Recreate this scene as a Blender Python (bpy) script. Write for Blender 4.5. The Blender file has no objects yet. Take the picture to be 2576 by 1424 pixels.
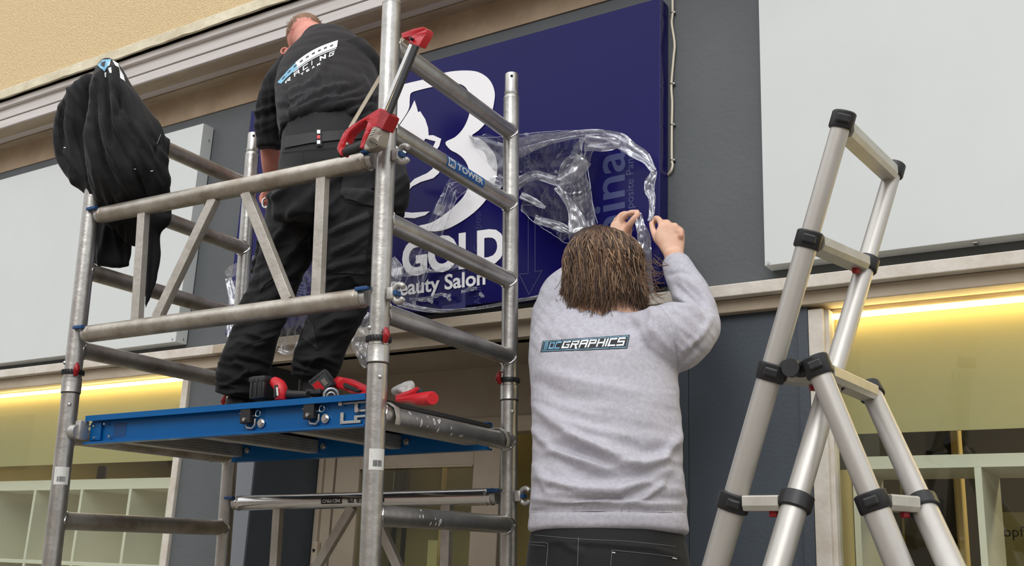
import bpy, bmesh, math, random
import numpy as np
from mathutils import Vector, Matrix, noise
from mathutils.bvhtree import BVHTree
random.seed(7)
S = bpy.context.scene
COL = S.collection
PI = math.pi
# ------------------------------------------------------------------ camera, sky, sun, exposure
FPX = 2680.0
def Rx(a):
    return Matrix.Rotation(a, 3, 'X')
def Ry(a):
    return Matrix.Rotation(a, 3, 'Y')
def Rz(a):
    return Matrix.Rotation(a, 3, 'Z')
CAMR = Rz(0.58217) @ Rx(PI/2 + 0.27329) @ Rz(0.04313)
CAMP = Vector((0, 0, 1.6))
cd = bpy.data.cameras.new('camera'); cam = bpy.data.objects.new('camera', cd); COL.objects.link(cam)
cam.matrix_world = Matrix.Translation(CAMP) @ CAMR.to_4x4()
cd.sensor_width = 36.0; cd.sensor_fit = 'HORIZONTAL'; cd.lens = FPX*36.0/2576.0
cd.clip_start = 0.05; cd.clip_end = 200
S.camera = cam
S.view_settings.view_transform = 'Standard'; S.view_settings.look = 'None'
S.view_settings.gamma = 1.0; S.view_settings.use_curve_mapping = False
S.view_settings.exposure = 0.0
w = bpy.data.worlds.new('overcast_sky'); S.world = w; w.use_nodes = True
nt = w.node_tree; nt.nodes.clear()
wo = nt.nodes.new('ShaderNodeOutputWorld'); bg = nt.nodes.new('ShaderNodeBackground')
tc = nt.nodes.new('ShaderNodeTexCoord'); sp = nt.nodes.new('ShaderNodeSeparateXYZ'); rp = nt.nodes.new('ShaderNodeValToRGB')
nt.links.new(tc.outputs['Generated'], sp.inputs[0]); nt.links.new(sp.outputs['Z'], rp.inputs[0])
e = rp.color_ramp.elements
e[0].position = 0.0; e[0].color = (0.30, 0.30, 0.31, 1); e[1].position = 0.85; e[1].color = (1.15, 1.17, 1.21, 1)
nt.links.new(rp.outputs[0], bg.inputs[0]); bg.inputs[1].default_value = 1.6
nt.links.new(bg.outputs[0], wo.inputs[0])
sd = bpy.data.lights.new('veiled_sun', 'SUN'); sd.energy = 1.1; sd.angle = math.radians(35); sd.color = (1, 0.99, 0.97)
so = bpy.data.objects.new('veiled_sun', sd); COL.objects.link(so)
so.rotation_euler = (math.radians(56), 0, math.radians(14))

# ------------------------------------------------------------------ pixel <-> place
def ray(px, py):
    return CAMR @ Vector((px-1288.0, 712.0-py, -FPX))
def at(px, py, Y):
    d = ray(px, py); return CAMP + d*((Y-CAMP.y)/d.y)
def atz(px, py, Z):
    d = ray(px, py); return CAMP + d*((Z-CAMP.z)/d.z)
def depth(P):
    return -(CAMR.transposed() @ (Vector(P)-CAMP)).z
def pix(P):
    q = CAMR.transposed() @ (Vector(P)-CAMP); return (1288+FPX*q.x/-q.z, 712-FPX*q.y/-q.z)
def m_px(n, P):
    return n*depth(P)/FPX

# ------------------------------------------------------------------ materials
def mat(name, col, rough=0.6, metal=0.0, spec=0.5, var=0.0, vscale=8.0, bump=0.0, bscale=60.0, col2=None, stretch=None, coat=0.0, emit=None, estr=0.0):
    m = bpy.data.materials.new(name); m.use_nodes = True
    n = m.node_tree; b = n.nodes['Principled BSDF']
    b.inputs['Base Color'].default_value = (*col, 1); b.inputs['Roughness'].default_value = rough
    b.inputs['Metallic'].default_value = metal; b.inputs['Specular IOR Level'].default_value = spec
    b.inputs['Coat Weight'].default_value = coat
    if emit:
        b.inputs['Emission Color'].default_value = (*emit, 1); b.inputs['Emission Strength'].default_value = estr
    tcn = n.nodes.new('ShaderNodeTexCoord'); mp = n.nodes.new('ShaderNodeMapping')
    n.links.new(tcn.outputs['Object'], mp.inputs[0])
    if stretch: mp.inputs['Scale'].default_value = stretch
    if var > 0 or col2:
        nz = n.nodes.new('ShaderNodeTexNoise'); nz.inputs['Scale'].default_value = vscale
        nz.inputs['Detail'].default_value = 6; nz.inputs['Roughness'].default_value = 0.65
        n.links.new(mp.outputs[0], nz.inputs['Vector'])
        r = n.nodes.new('ShaderNodeValToRGB'); r.color_ramp.elements[0].position = 0.3; r.color_ramp.elements[1].position = 0.7
        c2 = col2 if col2 else tuple(c*(1-var) for c in col)
        r.color_ramp.elements[0].color = (*c2, 1); r.color_ramp.elements[1].color = (*col, 1)
        n.links.new(nz.outputs['Fac'], r.inputs[0]); n.links.new(r.outputs[0], b.inputs['Base Color'])
    if bump > 0:
        nb = n.nodes.new('ShaderNodeTexNoise'); nb.inputs['Scale'].default_value = bscale; nb.inputs['Detail'].default_value = 4
        n.links.new(mp.outputs[0], nb.inputs['Vector'])
        bp = n.nodes.new('ShaderNodeBump'); bp.inputs['Strength'].default_value = bump; bp.inputs['Distance'].default_value = 0.01
        n.links.new(nb.outputs['Fac'], bp.inputs['Height']); n.links.new(bp.outputs[0], b.inputs['Normal'])
    return m
M = {}
def srgb(r, g, b):
    f = lambda c: ((c/255.0+0.055)/1.055)**2.4 if c > 10 else c/255.0/12.92
    return (f(r), f(g), f(b))
M['stucco'] = mat('stucco', srgb(240, 216, 170), 0.95, var=0.0, col2=srgb(222, 192, 144), vscale=60, bump=0.9, bscale=150)
M['cream_metal'] = mat('cream_metal', srgb(225, 217, 192), 0.7, col2=srgb(185, 172, 140), vscale=7, bump=0.5, bscale=25)
M['fascia'] = mat('fascia', srgb(222, 217, 214), 0.6, col2=srgb(206, 200, 196), vscale=9, bump=0.15, bscale=40, stretch=(0.15, 1, 4))
M['frieze'] = mat('frieze', srgb(184, 164, 138), 0.8, col2=srgb(162, 140, 115), vscale=6, bump=0.1, bscale=30)
M['soffit'] = mat('soffit', srgb(200, 186, 165), 0.8, col2=srgb(160, 142, 118), vscale=5, bump=0.1, stretch=(0.3, 1, 1))
M['void'] = mat('void', (0.008, 0.008, 0.009), 0.9)
M['grey_wall'] = mat('grey_wall', srgb(92, 96, 98), 0.6, col2=srgb(86, 90, 92), vscale=4, bump=0.12, bscale=60)
M['grey_panel'] = mat('grey_panel', srgb(72, 80, 88), 0.55, col2=srgb(66, 73, 81), vscale=3, bump=0.1, bscale=80)
M['grey_light'] = mat('grey_light', srgb(120, 124, 130), 0.6, bump=0.08)
M['white_panel'] = mat('white_panel', srgb(214, 218, 216), 0.42, col2=srgb(209, 213, 211), vscale=2, spec=0.5)
M['white_trim'] = mat('white_trim', srgb(222, 216, 206), 0.6, col2=srgb(196, 186, 170), vscale=10, bump=0.2, bscale=35)
M['beige_trim'] = mat('beige_trim', srgb(196, 184, 164), 0.7, col2=srgb(168, 152, 130), vscale=8, bump=0.2, bscale=35, stretch=(0.3, 1, 1))
M['door_beige'] = mat('door_beige', srgb(176, 164, 146), 0.7, col2=srgb(164, 150, 130), vscale=5, bump=0.08)
M['blue'] = mat('blue_sign', srgb(20, 16, 88), 0.2, spec=0.22, var=0.06, vscale=3)
M['white_vinyl'] = mat('white_vinyl', (0.97, 0.96, 0.97), 0.4)
M['ghost'] = mat('ghost_print', srgb(46, 48, 108), 0.3)
M['ghost2'] = mat('ghost_print_light', srgb(66, 74, 118), 0.3)
M['alu'] = mat('scaffold_aluminium', (0.62, 0.61, 0.58), 0.36, metal=0.88, col2=(0.36, 0.345, 0.32), vscale=7, bump=0.12, bscale=45)
M['alu_new'] = mat('bright_aluminium', (0.72, 0.71, 0.69), 0.2, metal=0.95, col2=(0.6, 0.59, 0.57), vscale=6, bump=0.1, bscale=20)
M['alu_dirty'] = mat('dirty_aluminium', (0.60, 0.57, 0.51), 0.42, metal=0.8, col2=(0.30, 0.25, 0.19), vscale=9, bump=0.15, bscale=40)
M['alu_bar'] = mat('bar_aluminium', (0.6, 0.57, 0.52), 0.5, metal=0.6, col2=(0.42, 0.39, 0.34), vscale=12, bump=0.15, bscale=60)
M['paint_spot'] = mat('paint_spot', srgb(225, 225, 220), 0.6)
M['clip_blue'] = mat('clip_blue', srgb(20, 70, 120), 0.4)
M['blue_beam'] = mat('blue_beam', srgb(4, 100, 168), 0.28, metal=0.25, var=0.12, vscale=5)
M['black_plastic'] = mat('black_plastic', (0.016, 0.016, 0.018), 0.42, bump=0.05)
M['black_rubber'] = mat('black_rubber', (0.02, 0.02, 0.021), 0.6)
M['ply'] = mat('deck_ply', (0.03, 0.028, 0.027), 0.7, bump=0.3, bscale=200)
M['steel'] = mat('zinc_steel', (0.6, 0.6, 0.58), 0.3, metal=0.9)
M['cast'] = mat('cast_alu', (0.5, 0.49, 0.46), 0.5, metal=0.8, bump=0.2)
M['red'] = mat('red_plastic', srgb(200, 28, 38), 0.35, bump=0.03)
M['darkred'] = mat('dark_red_plastic', srgb(150, 12, 22), 0.35)
M['saw_red'] = mat('saw_red_paint', srgb(190, 22, 34), 0.3, coat=0.3)
M['saw_grey'] = mat('saw_grey', srgb(150, 142, 130), 0.4, metal=0.5)
M['lad'] = mat('ladder_aluminium', (0.57, 0.55, 0.515), 0.42, metal=0.55, col2=(0.49, 0.465, 0.425), vscale=6, stretch=(1, 1, 0.2), bump=0.05)
M['lad_rung'] = mat('ladder_rung', (0.62, 0.6, 0.54), 0.45, metal=0.5, col2=(0.5, 0.48, 0.42), vscale=20)
M['cable'] = mat('cable_cream', srgb(226, 216, 194), 0.5)
M['label_white'] = mat('label_white', srgb(215, 215, 210), 0.5)
M['ink'] = mat('black_ink', (0.01, 0.01, 0.012), 0.5)
M['tower_blue'] = mat('sticker_blue', srgb(20, 92, 165), 0.35)
M['shelf'] = mat('shelf_white', srgb(228, 222, 206), 0.5, spec=0.4)
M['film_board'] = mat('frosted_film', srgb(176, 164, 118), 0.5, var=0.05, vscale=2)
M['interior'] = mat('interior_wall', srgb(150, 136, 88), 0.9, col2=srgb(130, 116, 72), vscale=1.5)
M['interior_dark'] = mat('interior_dark', srgb(60, 52, 38), 0.9)
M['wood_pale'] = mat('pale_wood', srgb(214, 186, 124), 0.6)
M['led'] = mat('led_strip', (1, 0.8, 0.35), 0.5, emit=(1.0, 0.74, 0.34), estr=17)
M['tube_light'] = mat('tube_light', (1, 1, 1), 0.5, emit=(1.0, 0.97, 0.9), estr=8)
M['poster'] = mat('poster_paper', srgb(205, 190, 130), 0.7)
M['paving'] = mat('paving', srgb(140, 132, 122), 0.9, col2=srgb(110, 104, 96), vscale=3, bump=0.3, bscale=20)
M['opp'] = mat('opposite_render', srgb(200, 186, 170), 0.9, var=0.1, vscale=1)
M['opp_glass'] = mat('opposite_glass', (0.22, 0.23, 0.24), 0.2)
M['red_awning'] = mat('red_awning', srgb(210, 40, 40), 0.7)
def glassmat(name, tint=(0.93, 0.96, 0.93), refl=1.0, rough=0.02):
    m = bpy.data.materials.new(name); m.use_nodes = True; n = m.node_tree; n.nodes.clear()
    o = n.nodes.new('ShaderNodeOutputMaterial'); t = n.nodes.new('ShaderNodeBsdfTransparent'); g = n.nodes.new('ShaderNodeBsdfGlossy')
    fr = n.nodes.new('ShaderNodeMapRange'); lw = n.nodes.new('ShaderNodeLayerWeight'); pw = n.nodes.new('ShaderNodeMath'); pw.operation = 'POWER'; pw.inputs[1].default_value = 5.0
    lw.inputs[0].default_value = 0.5; n.links.new(lw.outputs['Facing'], pw.inputs[0]); n.links.new(pw.outputs[0], fr.inputs['Value'])
    fr.inputs['To Min'].default_value = 0.035; fr.inputs['To Max'].default_value = 0.9; mx = n.nodes.new('ShaderNodeMixShader')
    t.inputs[0].default_value = (*tint, 1); g.inputs['Roughness'].default_value = rough; g.inputs[0].default_value = (refl, refl, refl, 1)
    n.links.new(fr.outputs[0], mx.inputs[0]); n.links.new(t.outputs[0], mx.inputs[1]); n.links.new(g.outputs[0], mx.inputs[2]); n.links.new(mx.outputs[0], o.inputs[0])
    return m
M['glass'] = glassmat('window_glass')
def filmmat(name, base=0.05, edge=0.6, line=0.8, lscale=7.0, lw_=0.012):
    # thin clear plastic: transparent, crease highlights painted in as whitish noise lines
    m = bpy.data.materials.new(name); m.use_nodes = True; n = m.node_tree; n.nodes.clear(); L = n.links.new
    o = n.nodes.new('ShaderNodeOutputMaterial'); t = n.nodes.new('ShaderNodeBsdfTransparent'); g = n.nodes.new('ShaderNodeBsdfGlossy')
    g.inputs['Roughness'].default_value = 0.22; g.inputs[0].default_value = (0.97, 0.98, 1, 1); d = n.nodes.new('ShaderNodeBsdfTranslucent'); df = n.nodes.new('ShaderNodeBsdfDiffuse')
    d.inputs[0].default_value = (0.9, 0.92, 0.97, 1); df.inputs[0].default_value = (0.9, 0.92, 0.97, 1)
    ad = n.nodes.new('ShaderNodeMixShader'); ad.inputs[0].default_value = 0.3; L(df.outputs[0], ad.inputs[1]); L(d.outputs[0], ad.inputs[2])
    gm = n.nodes.new('ShaderNodeMixShader'); gm.inputs[0].default_value = 0.55; L(g.outputs[0], gm.inputs[1]); L(ad.outputs[0], gm.inputs[2])
    tcn = n.nodes.new('ShaderNodeTexCoord'); facs = []
    for k, (sc, wd, st_) in enumerate(((lscale, lw_, (1, 1, 1.6)), (lscale*2.3, lw_*0.9, (1.7, 1, 0.8)))):
        mp0 = n.nodes.new('ShaderNodeMapping'); mp0.inputs['Scale'].default_value = st_; mp0.inputs['Rotation'].default_value = (0, 0.6+k, 0); L(tcn.outputs['Object'], mp0.inputs[0])
        nz = n.nodes.new('ShaderNodeTexNoise'); nz.inputs['Scale'].default_value = sc; nz.inputs['Detail'].default_value = 2.5; nz.inputs['Distortion'].default_value = 0.9; L(mp0.outputs[0], nz.inputs['Vector'])
        sb = n.nodes.new('ShaderNodeMath'); sb.operation = 'SUBTRACT'; sb.inputs[1].default_value = 0.5; L(nz.outputs['Fac'], sb.inputs[0])
        ab = n.nodes.new('ShaderNodeMath'); ab.operation = 'ABSOLUTE'; L(sb.outputs[0], ab.inputs[0])
        mr = n.nodes.new('ShaderNodeMapRange'); mr.inputs['From Min'].default_value = 0.0; mr.inputs['From Max'].default_value = wd; mr.inputs['To Min'].default_value = line; mr.inputs['To Max'].default_value = 0.0
        L(ab.outputs[0], mr.inputs['Value']); facs.append(mr.outputs[0])
    n2 = n.nodes.new('ShaderNodeTexNoise'); n2.inputs['Scale'].default_value = 5; n2.inputs['Detail'].default_value = 2; L(tcn.outputs['Object'], n2.inputs['Vector'])
    mk = n.nodes.new('ShaderNodeMapRange'); mk.inputs['From Min'].default_value = 0.42; mk.inputs['From Max'].default_value = 0.6; L(n2.outputs['Fac'], mk.inputs['Value'])
    ml = n.nodes.new('ShaderNodeMath'); ml.operation = 'MULTIPLY'; L(facs[1], ml.inputs[0]); L(mk.outputs[0], ml.inputs[1])
    mx1 = n.nodes.new('ShaderNodeMath'); mx1.operation = 'MAXIMUM'; L(facs[0], mx1.inputs[0]); L(ml.outputs[0], mx1.inputs[1])
    lw = n.nodes.new('ShaderNodeLayerWeight'); lw.inputs[0].default_value = 0.5
    mr = n.nodes.new('ShaderNodeMapRange'); mr.inputs['From Min'].default_value = 0.35; mr.inputs['From Max'].default_value = 0.95
    mr.inputs['To Min'].default_value = base; mr.inputs['To Max'].default_value = edge; L(lw.outputs['Facing'], mr.inputs['Value'])
    ag = n.nodes.new('ShaderNodeMath'); ag.operation = 'MAXIMUM'; L(mx1.outputs[0], ag.inputs[0]); L(mr.outputs[0], ag.inputs[1])
    mx = n.nodes.new('ShaderNodeMixShader'); L(ag.outputs[0], mx.inputs[0]); L(t.outputs[0], mx.inputs[1]); L(gm.outputs[0], mx.inputs[2]); L(mx.outputs[0], o.inputs[0])
    return m
M['film'] = filmmat('clear_film', 0.11, 0.9, 0.8, 4.0, 0.010)
M['film_dense'] = filmmat('gathered_clear_film', 0.42, 0.97, 0.9, 8, 0.025)

# ------------------------------------------------------------------ mesh helpers
def obj(name, bm, m, parent=None, smooth=False, mats=None, mw=None):
    me = bpy.data.meshes.new(name)
    if isinstance(bm, bpy.types.Mesh): me = bm
    else:
        bmesh.ops.recalc_face_normals(bm, faces=bm.faces[:]) if not getattr(bm, 'norecalc', False) else None
        bm.to_mesh(me); bm.free()
    me.materials.clear()
    for x in (mats or [m]): me.materials.append(x)
    if smooth:
        for p in me.polygons: p.use_smooth = True
        if smooth != 'all':
            try: me.set_sharp_from_angle(angle=math.radians(smooth if isinstance(smooth, (int, float)) and smooth > 1 else 40))
            except Exception: pass
    o = bpy.data.objects.new(name, me); COL.objects.link(o)
    if parent: o.parent = parent
    if mw: o.matrix_world = mw
    return o
def tag(o, label=None, cat=None, group=None, kind=None):
    if label: o['label'] = label
    if cat: o['category'] = cat
    if group: o['group'] = group
    if kind: o['kind'] = kind
    return o
def thing(name, label, cat, mw=None, group=None):
    o = bpy.data.objects.new(name, None); COL.objects.link(o); o.empty_display_size = 0.1
    if mw is not None: o.matrix_world = mw
    return tag(o, label, cat, group)
def B(): return bmesh.new()
def box(bm, lo, hi, mi=0, rot=None, bevel=0.0):
    lo = Vector(lo); hi = Vector(hi); c = (lo+hi)/2; s = hi-lo
    r = bmesh.ops.create_cube(bm, size=1.0)
    vs = r['verts']
    for v in vs:
        v.co = Vector((v.co.x*s.x, v.co.y*s.y, v.co.z*s.z))
    if bevel > 0:
        es = list({e for v in vs for e in v.link_edges})
        rb = bmesh.ops.bevel(bm, geom=es, offset=bevel, segments=2, affect='EDGES', profile=0.5)
        vs = list({v for f in rb['faces'] for v in f.verts} | {v for v in vs if v.is_valid})
    for v in vs:
        if rot: v.co = rot @ v.co
        v.co += c
    for f in {f for v in vs for f in v.link_faces}: f.material_index = mi
    return vs
def frame_box(bm, P, X, Yv, Z, sx, sy, sz, bevel=0.0, mi=0):
    # box centred at P with axes
    mt = Matrix((X, Yv, Z)).transposed()
    return box(bm, (P.x-sx/2, P.y-sy/2, P.z-sz/2), (P.x+sx/2, P.y+sy/2, P.z+sz/2), mi, mt, bevel)
def beam(bm, A, Bp, wd, th, up=Vector((0, 0, 1)), bevel=0.0, mi=0):
    A = Vector(A); Bp = Vector(Bp); d = (Bp-A).normalized(); s = d.cross(up).normalized(); u = s.cross(d).normalized()
    return frame_box(bm, (A+Bp)/2, d, s, u, (Bp-A).length, wd, th, bevel, mi)
def catmull(pts, n):
    pts = [Vector(p) if not isinstance(p, (int, float)) else p for p in pts]
    out = []
    P = [pts[0]] + list(pts) + [pts[-1]]
    for i in range(1, len(P)-2):
        for k in range(n):
            t = k/n
            a, b, c, d = P[i-1], P[i], P[i+1], P[i+2]
            out.append(0.5*((2*b)+(c-a)*t+(2*a-5*b+4*c-d)*t*t+(3*b-a-3*c+d)*t*t*t))
    out.append(pts[-1]); return out
def tube(bm, pts, r, seg=16, caps=True, side=None, ry=None, round_ends=False, mi=0, closed=False):
    pts = [Vector(p) for p in pts]; n = len(pts)
    rs = r if isinstance(r, (list, tuple)) else [r]*n
    rys = ry if isinstance(ry, (list, tuple)) else ([ry]*n if ry else rs)
    rs = list(rs); rys = list(rys)
    if round_ends:
        d0 = (pts[0]-pts[1]).normalized(); d1 = (pts[-1]-pts[-2]).normalized()
        a = []; b = []
        for k in (0.98, 0.85, 0.6, 0.3):
            a.append((pts[0]+d0*max(rs[0], rys[0])*k*round_ends, rs[0]*math.sqrt(1-k*k), rys[0]*math.sqrt(1-k*k)))
        for k in (0.3, 0.6, 0.85, 0.98):
            b.append((pts[-1]+d1*max(rs[-1], rys[-1])*k*round_ends, rs[-1]*math.sqrt(1-k*k), rys[-1]*math.sqrt(1-k*k)))
        pts = [x[0] for x in a]+pts+[x[0] for x in b]; rs = [x[1] for x in a]+rs+[x[1] for x in b]; rys = [x[2] for x in a]+rys+[x[2] for x in b]
        n = len(pts)
    rings = []; u = None
    for i, p in enumerate(pts):
        if closed: t = (pts[(i+1) % n]-pts[i-1]).normalized()
        else: t = (pts[min(i+1, n-1)]-pts[max(i-1, 0)]).normalized()
        if side is not None:
            sv = side[i] if isinstance(side, list) and i < len(side) else (side[-1] if isinstance(side, list) else side)
            u = (sv - t*sv.dot(t)).normalized()
        elif u is None:
            a = Vector((0, 0, 1)) if abs(t.z) < 0.9 else Vector((1, 0, 0)); u = t.cross(a).normalized()
        else: u = (u - t*u.dot(t)).normalized()
        v = t.cross(u)
        rings.append([bm.verts.new(p+u*math.cos(2*PI*k/seg)*rs[i]+v*math.sin(2*PI*k/seg)*rys[i]) for k in range(seg)])
    m = n if closed else n-1
    for i in range(m):
        a = rings[i]; b = rings[(i+1) % n]
        for k in range(seg):
            f = bm.faces.new((a[k], a[(k+1) % seg], b[(k+1) % seg], b[k])); f.material_index = mi
    if caps and not closed:
        bm.faces.new(rings[0][::-1]).material_index = mi; bm.faces.new(rings[-1]).material_index = mi
    return rings
def prism(bm, poly, dvec, mi=0):
    # poly: list of Vectors (planar), extruded by dvec
    a = [bm.verts.new(Vector(p)) for p in poly]; b = [bm.verts.new(Vector(p)+dvec) for p in poly]
    n = len(a)
    if n <= 4:
        bm.faces.new(a).material_index = mi; bm.faces.new(b[::-1]).material_index = mi
    else:
        from mathutils.geometry import tessellate_polygon
        for tri in tessellate_polygon([[v.co.copy() for v in a]]):
            try:
                bm.faces.new([a[i] for i in tri]).material_index = mi; bm.faces.new([b[i] for i in tri][::-1]).material_index = mi
            except ValueError: pass
    for i in range(n):
        f = bm.faces.new((a[i], b[i], b[(i+1) % n], a[(i+1) % n])); f.material_index = mi
    return a, b
def ring_torus(bm, c, ax, R, r, seg=24, s2=8):
    ax = Vector(ax).normalized(); a = ax.orthogonal().normalized(); b = ax.cross(a)
    pts = [Vector(c)+a*math.cos(2*PI*k/seg)*R+b*math.sin(2*PI*k/seg)*R for k in range(seg)]
    tube(bm, pts, r, s2, closed=True)
def cyl(bm, c, ax, r, h, seg=20, mi=0, r2=None):
    ax = Vector(ax).normalized(); c = Vector(c)
    tube(bm, [c-ax*h/2, c+ax*h/2], [r, r if r2 is None else r2], seg, mi=mi)
def text_mesh(txt, size=1.0, bold=0.0, res=3, spacing=1.0, shear=0.0, extr=0.0):
    cu = bpy.data.curves.new('txt', 'FONT'); cu.body = txt; cu.size = size; cu.offset = bold; cu.resolution_u = res
    cu.space_character = spacing; cu.shear = shear; cu.extrude = extr
    o = bpy.data.objects.new('txt', cu); COL.objects.link(o)
    dg = bpy.context.evaluated_depsgraph_get()
    me = bpy.data.meshes.new_from_object(o.evaluated_get(dg))
    bm = B(); bm.from_mesh(me); bpy.data.objects.remove(o); bpy.data.meshes.remove(me)
    for f in bm.faces: f.smooth = False
    return bm
def bbox2(bm):
    xs = [v.co.x for v in bm.verts]; ys = [v.co.y for v in bm.verts]; return min(xs), max(xs), min(ys), max(ys)
def quadmap(bm, corners, fit=None):
    # corners: 4 points TL,TR,BR,BL -> maps bbox of text mesh to that quad
    x0, x1, y0, y1 = fit or bbox2(bm); TL, TR, BR, BL = [Vector(c) for c in corners]
    for v in bm.verts:
        s = (v.co.x-x0)/(x1-x0); t = (v.co.y-y0)/(y1-y0)
        v.co = (BL*(1-s)+BR*s)*(1-t)+(TL*(1-s)+TR*s)*t
def solid(bm, d):
    # give flat mesh a thickness along d
    fs = bm.faces[:]
    r = bmesh.ops.extrude_face_region(bm, geom=fs)
    bmesh.ops.translate(bm, vec=Vector(d), verts=[g for g in r['geom'] if isinstance(g, bmesh.types.BMVert)])

# ================================================================== THE SETTING
WY = 3.05; FY = 2.99
def struct(name, bm, m, parent=None, **k):
    o = obj(name, bm, m, parent, **k)
    if not parent: o['kind'] = 'structure'
    return o
zat = lambda py, Y: at(0, py, Y).z
XL, XR = -9.0, 3.5
bm = B(); box(bm, (XL, 2.832, zat(226, 2.832)-0.01), (XR, 3.4, 6.2)); struct('wall_upper', bm, M['stucco'])
bm = B()   # bent flashing strip with an uneven lower edge
zf1 = zat(249, 2.81); zf0 = zat(226, 2.81)
nseg = 240; random.seed(3)
pa = []
for i in range(nseg+1):
    x = XL+(XR-XL)*i/nseg
    jy = noise.noise(Vector((x*6, 0, 0)))*0.006; jz = noise.noise(Vector((x*9, 5, 0)))*0.005
    seam = -0.008 if (i % 17 == 0) else 0
    pa.append([bm.verts.new((x, 2.830, zf0+0.012)), bm.verts.new((x, 2.818+jy*0.5, zf0+jz*0.4)), bm.verts.new((x, 2.808+jy*0.7+seam*0.6, zf1+jz)), bm.verts.new((x, 2.826, zf1+jz+0.004))])
for i in range(nseg):
    for k in range(3): bm.faces.new((pa[i][k], pa[i+1][k], pa[i+1][k+1], pa[i][k+1]))
struct('trim_1', bm, M['cream_metal'])
bm = B(); box(bm, (XL, 2.87, 3.835), (XR, 3.4, 4.1)); struct('trim_2', bm, M['void'])  # near-black filler standing in for the shade in the gap below the flashing
zc = zat(323, 2.86)
bm = B(); box(bm, (XL, 2.835, zat(272, 2.835)), (XR, 2.99, zat(259, 2.835)), bevel=0.003); struct('trim_3', bm, M['fascia'])
bm = B()
zt = zat(274, 2.85); zmid = zat(304, 2.86)
box(bm, (XL, 2.855, zmid+0.002), (XR, 2.99, zt), bevel=0.002)
box(bm, (XL, 2.86, zc), (XR, 2.99, zmid-0.001), bevel=0.003)
struct('trim_4', bm, M['fascia'])
bm = B()
box(bm, (XL, 2.872, zc-0.004), (XR, 2.945, zc+0.03), bevel=0.003)
box(bm, (XL, 2.951, zc+0.001), (XR, 2.992, zc+0.03), bevel=0.003)
box(bm, (XL, 2.997, zc-0.003), (XR, 3.06, zc+0.03), bevel=0.002)
struct('trim_5', bm, M['soffit'])
bm = B(); box(bm, (XL, 3.05, 3.652), (XR, 3.4, 3.83)); struct('trim_6', bm, M['frieze'])
# main wall and pilasters
bm = B(); box(bm, (XL, 3.056, 2.44), (XR, 3.3, 3.652)); struct('wall_front', bm, M['grey_wall'])
XWL = -3.645; XP = -3.35; XD = -3.20; XQ = -1.56; XWR = -0.947; DY = 3.43
bm = B(); box(bm, (XWL, 3.056, 0), (XP, 3.36, 2.44)); struct('wall_pilaster_left', bm, M['grey_wall'])
bm = B(); box(bm, (XP, 3.045, 0), (XD, 3.36, 2.44)); struct('trim_7', bm, M['grey_light'])
bm = B(); box(bm, (XD-0.02, 3.36, 0), (XD-0.001, DY+0.1, 2.44)); box(bm, (XD-0.02, 3.05, 0), (XD+0.004, DY, 2.44)); struct('wall_recess', bm, M['grey_panel'])
xs = at(1733, 1150, 3.05).x; xs2 = at(2012, 1000, 3.04).x
bm = B(); box(bm, (XQ, 3.05, 0), (xs-0.001, 3.8, 2.44)); box(bm, (xs+0.001, 3.05, 0), (xs2, 3.8, 2.44)); box(bm, (xs2, 3.04, 0), (XWR-0.001, 3.8, 2.44)); struct('wall_pilaster_right', bm, M['grey_panel'])
# ledges under the signs
bm = B(); box(bm, (XP-0.1, FY-0.005, 2.467), (-1.80, 3.1, 2.506), bevel=0.003); box(bm, (XD, 3.02, 2.415), (-1.56, 3.1, 2.468)); struct('trim_8', bm, M['beige_trim'])
bm = B(); box(bm, (-1.795, FY-0.005, 2.467), (XR, 3.1, 2.506), bevel=0.003); struct('trim_9', bm, M['white_trim'])
bm = B(); box(bm, (XL, FY-0.005, 2.467), (XP-0.101, 3.1, 2.506), bevel=0.003); struct('trim_10', bm, M['white_trim'])
bm = B(); box(bm, (XL, 3.02, 2.415), (XD, 3.1, 2.466), bevel=0.003); struct('trim_11', bm, M['beige_trim'])
bm = B(); box(bm, (-1.56, 3.02, 2.425), (XR, 3.1, 2.466), bevel=0.003); struct('trim_12', bm, M['beige_trim'])
bm = B(); box(bm, (XL, 3.101, 2.409), (XWL, 3.16, 2.47)); box(bm, (XWR, 3.101, 2.409), (XR-0.1, 3.16, 2.47)); struct('trim_18', bm, M['beige_trim'])
# recess soffit, wall above the door
bm = B(); box(bm, (XD, 3.06, 2.415), (XQ, DY+0.1, 2.44)); struct('ceiling', bm, M['door_beige'])
bm = B(); zb = at(1300, 1047, DY).z; zb2 = at(1300, 1087, DY).z
box(bm, (XD, DY, zb), (XQ, DY+0.08, 2.415)); struct('wall_transom', bm, M['door_beige'])
xr_door = at(1262, 1200, DY).x
bm = B(); box(bm, (xr_door, DY-0.02, zb2), (XQ, DY+0.06, zb), bevel=0.004); struct('trim_13', bm, M['beige_trim'])
# ground, opposite building (what the tubes and panels mirror)
bm = B(); box(bm, (-40, -30, -0.2), (40, 3.0, 0)); struct('floor', bm, M['paving'])
bm = B(); box(bm, (-30, -9.5, 0), (30, -9, 5.5)); box(bm, (-30, -9.5, 5.5), (30, -8.7, 5.8))
ow = struct('wall_opposite', bm, M['opp'])
for i in range(8):
    bm = B(); box(bm, (-26+i*6.5, -9.05, 0.4), (-22.5+i*6.5, -8.98, 2.9)); box(bm, (-25+i*6.5, -9.05, 3.7), (-23.5+i*6.5, -8.98, 5.0)); struct('window_%d' % (i+10), bm, M['opp_glass'])
bm = B(); box(bm, (-9.5, -8.98, 3.0), (-4.5, -8.9, 3.5)); struct('trim_14', bm, M['red_awning'])  # unseen red box added to put red reflections on the posts
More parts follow.
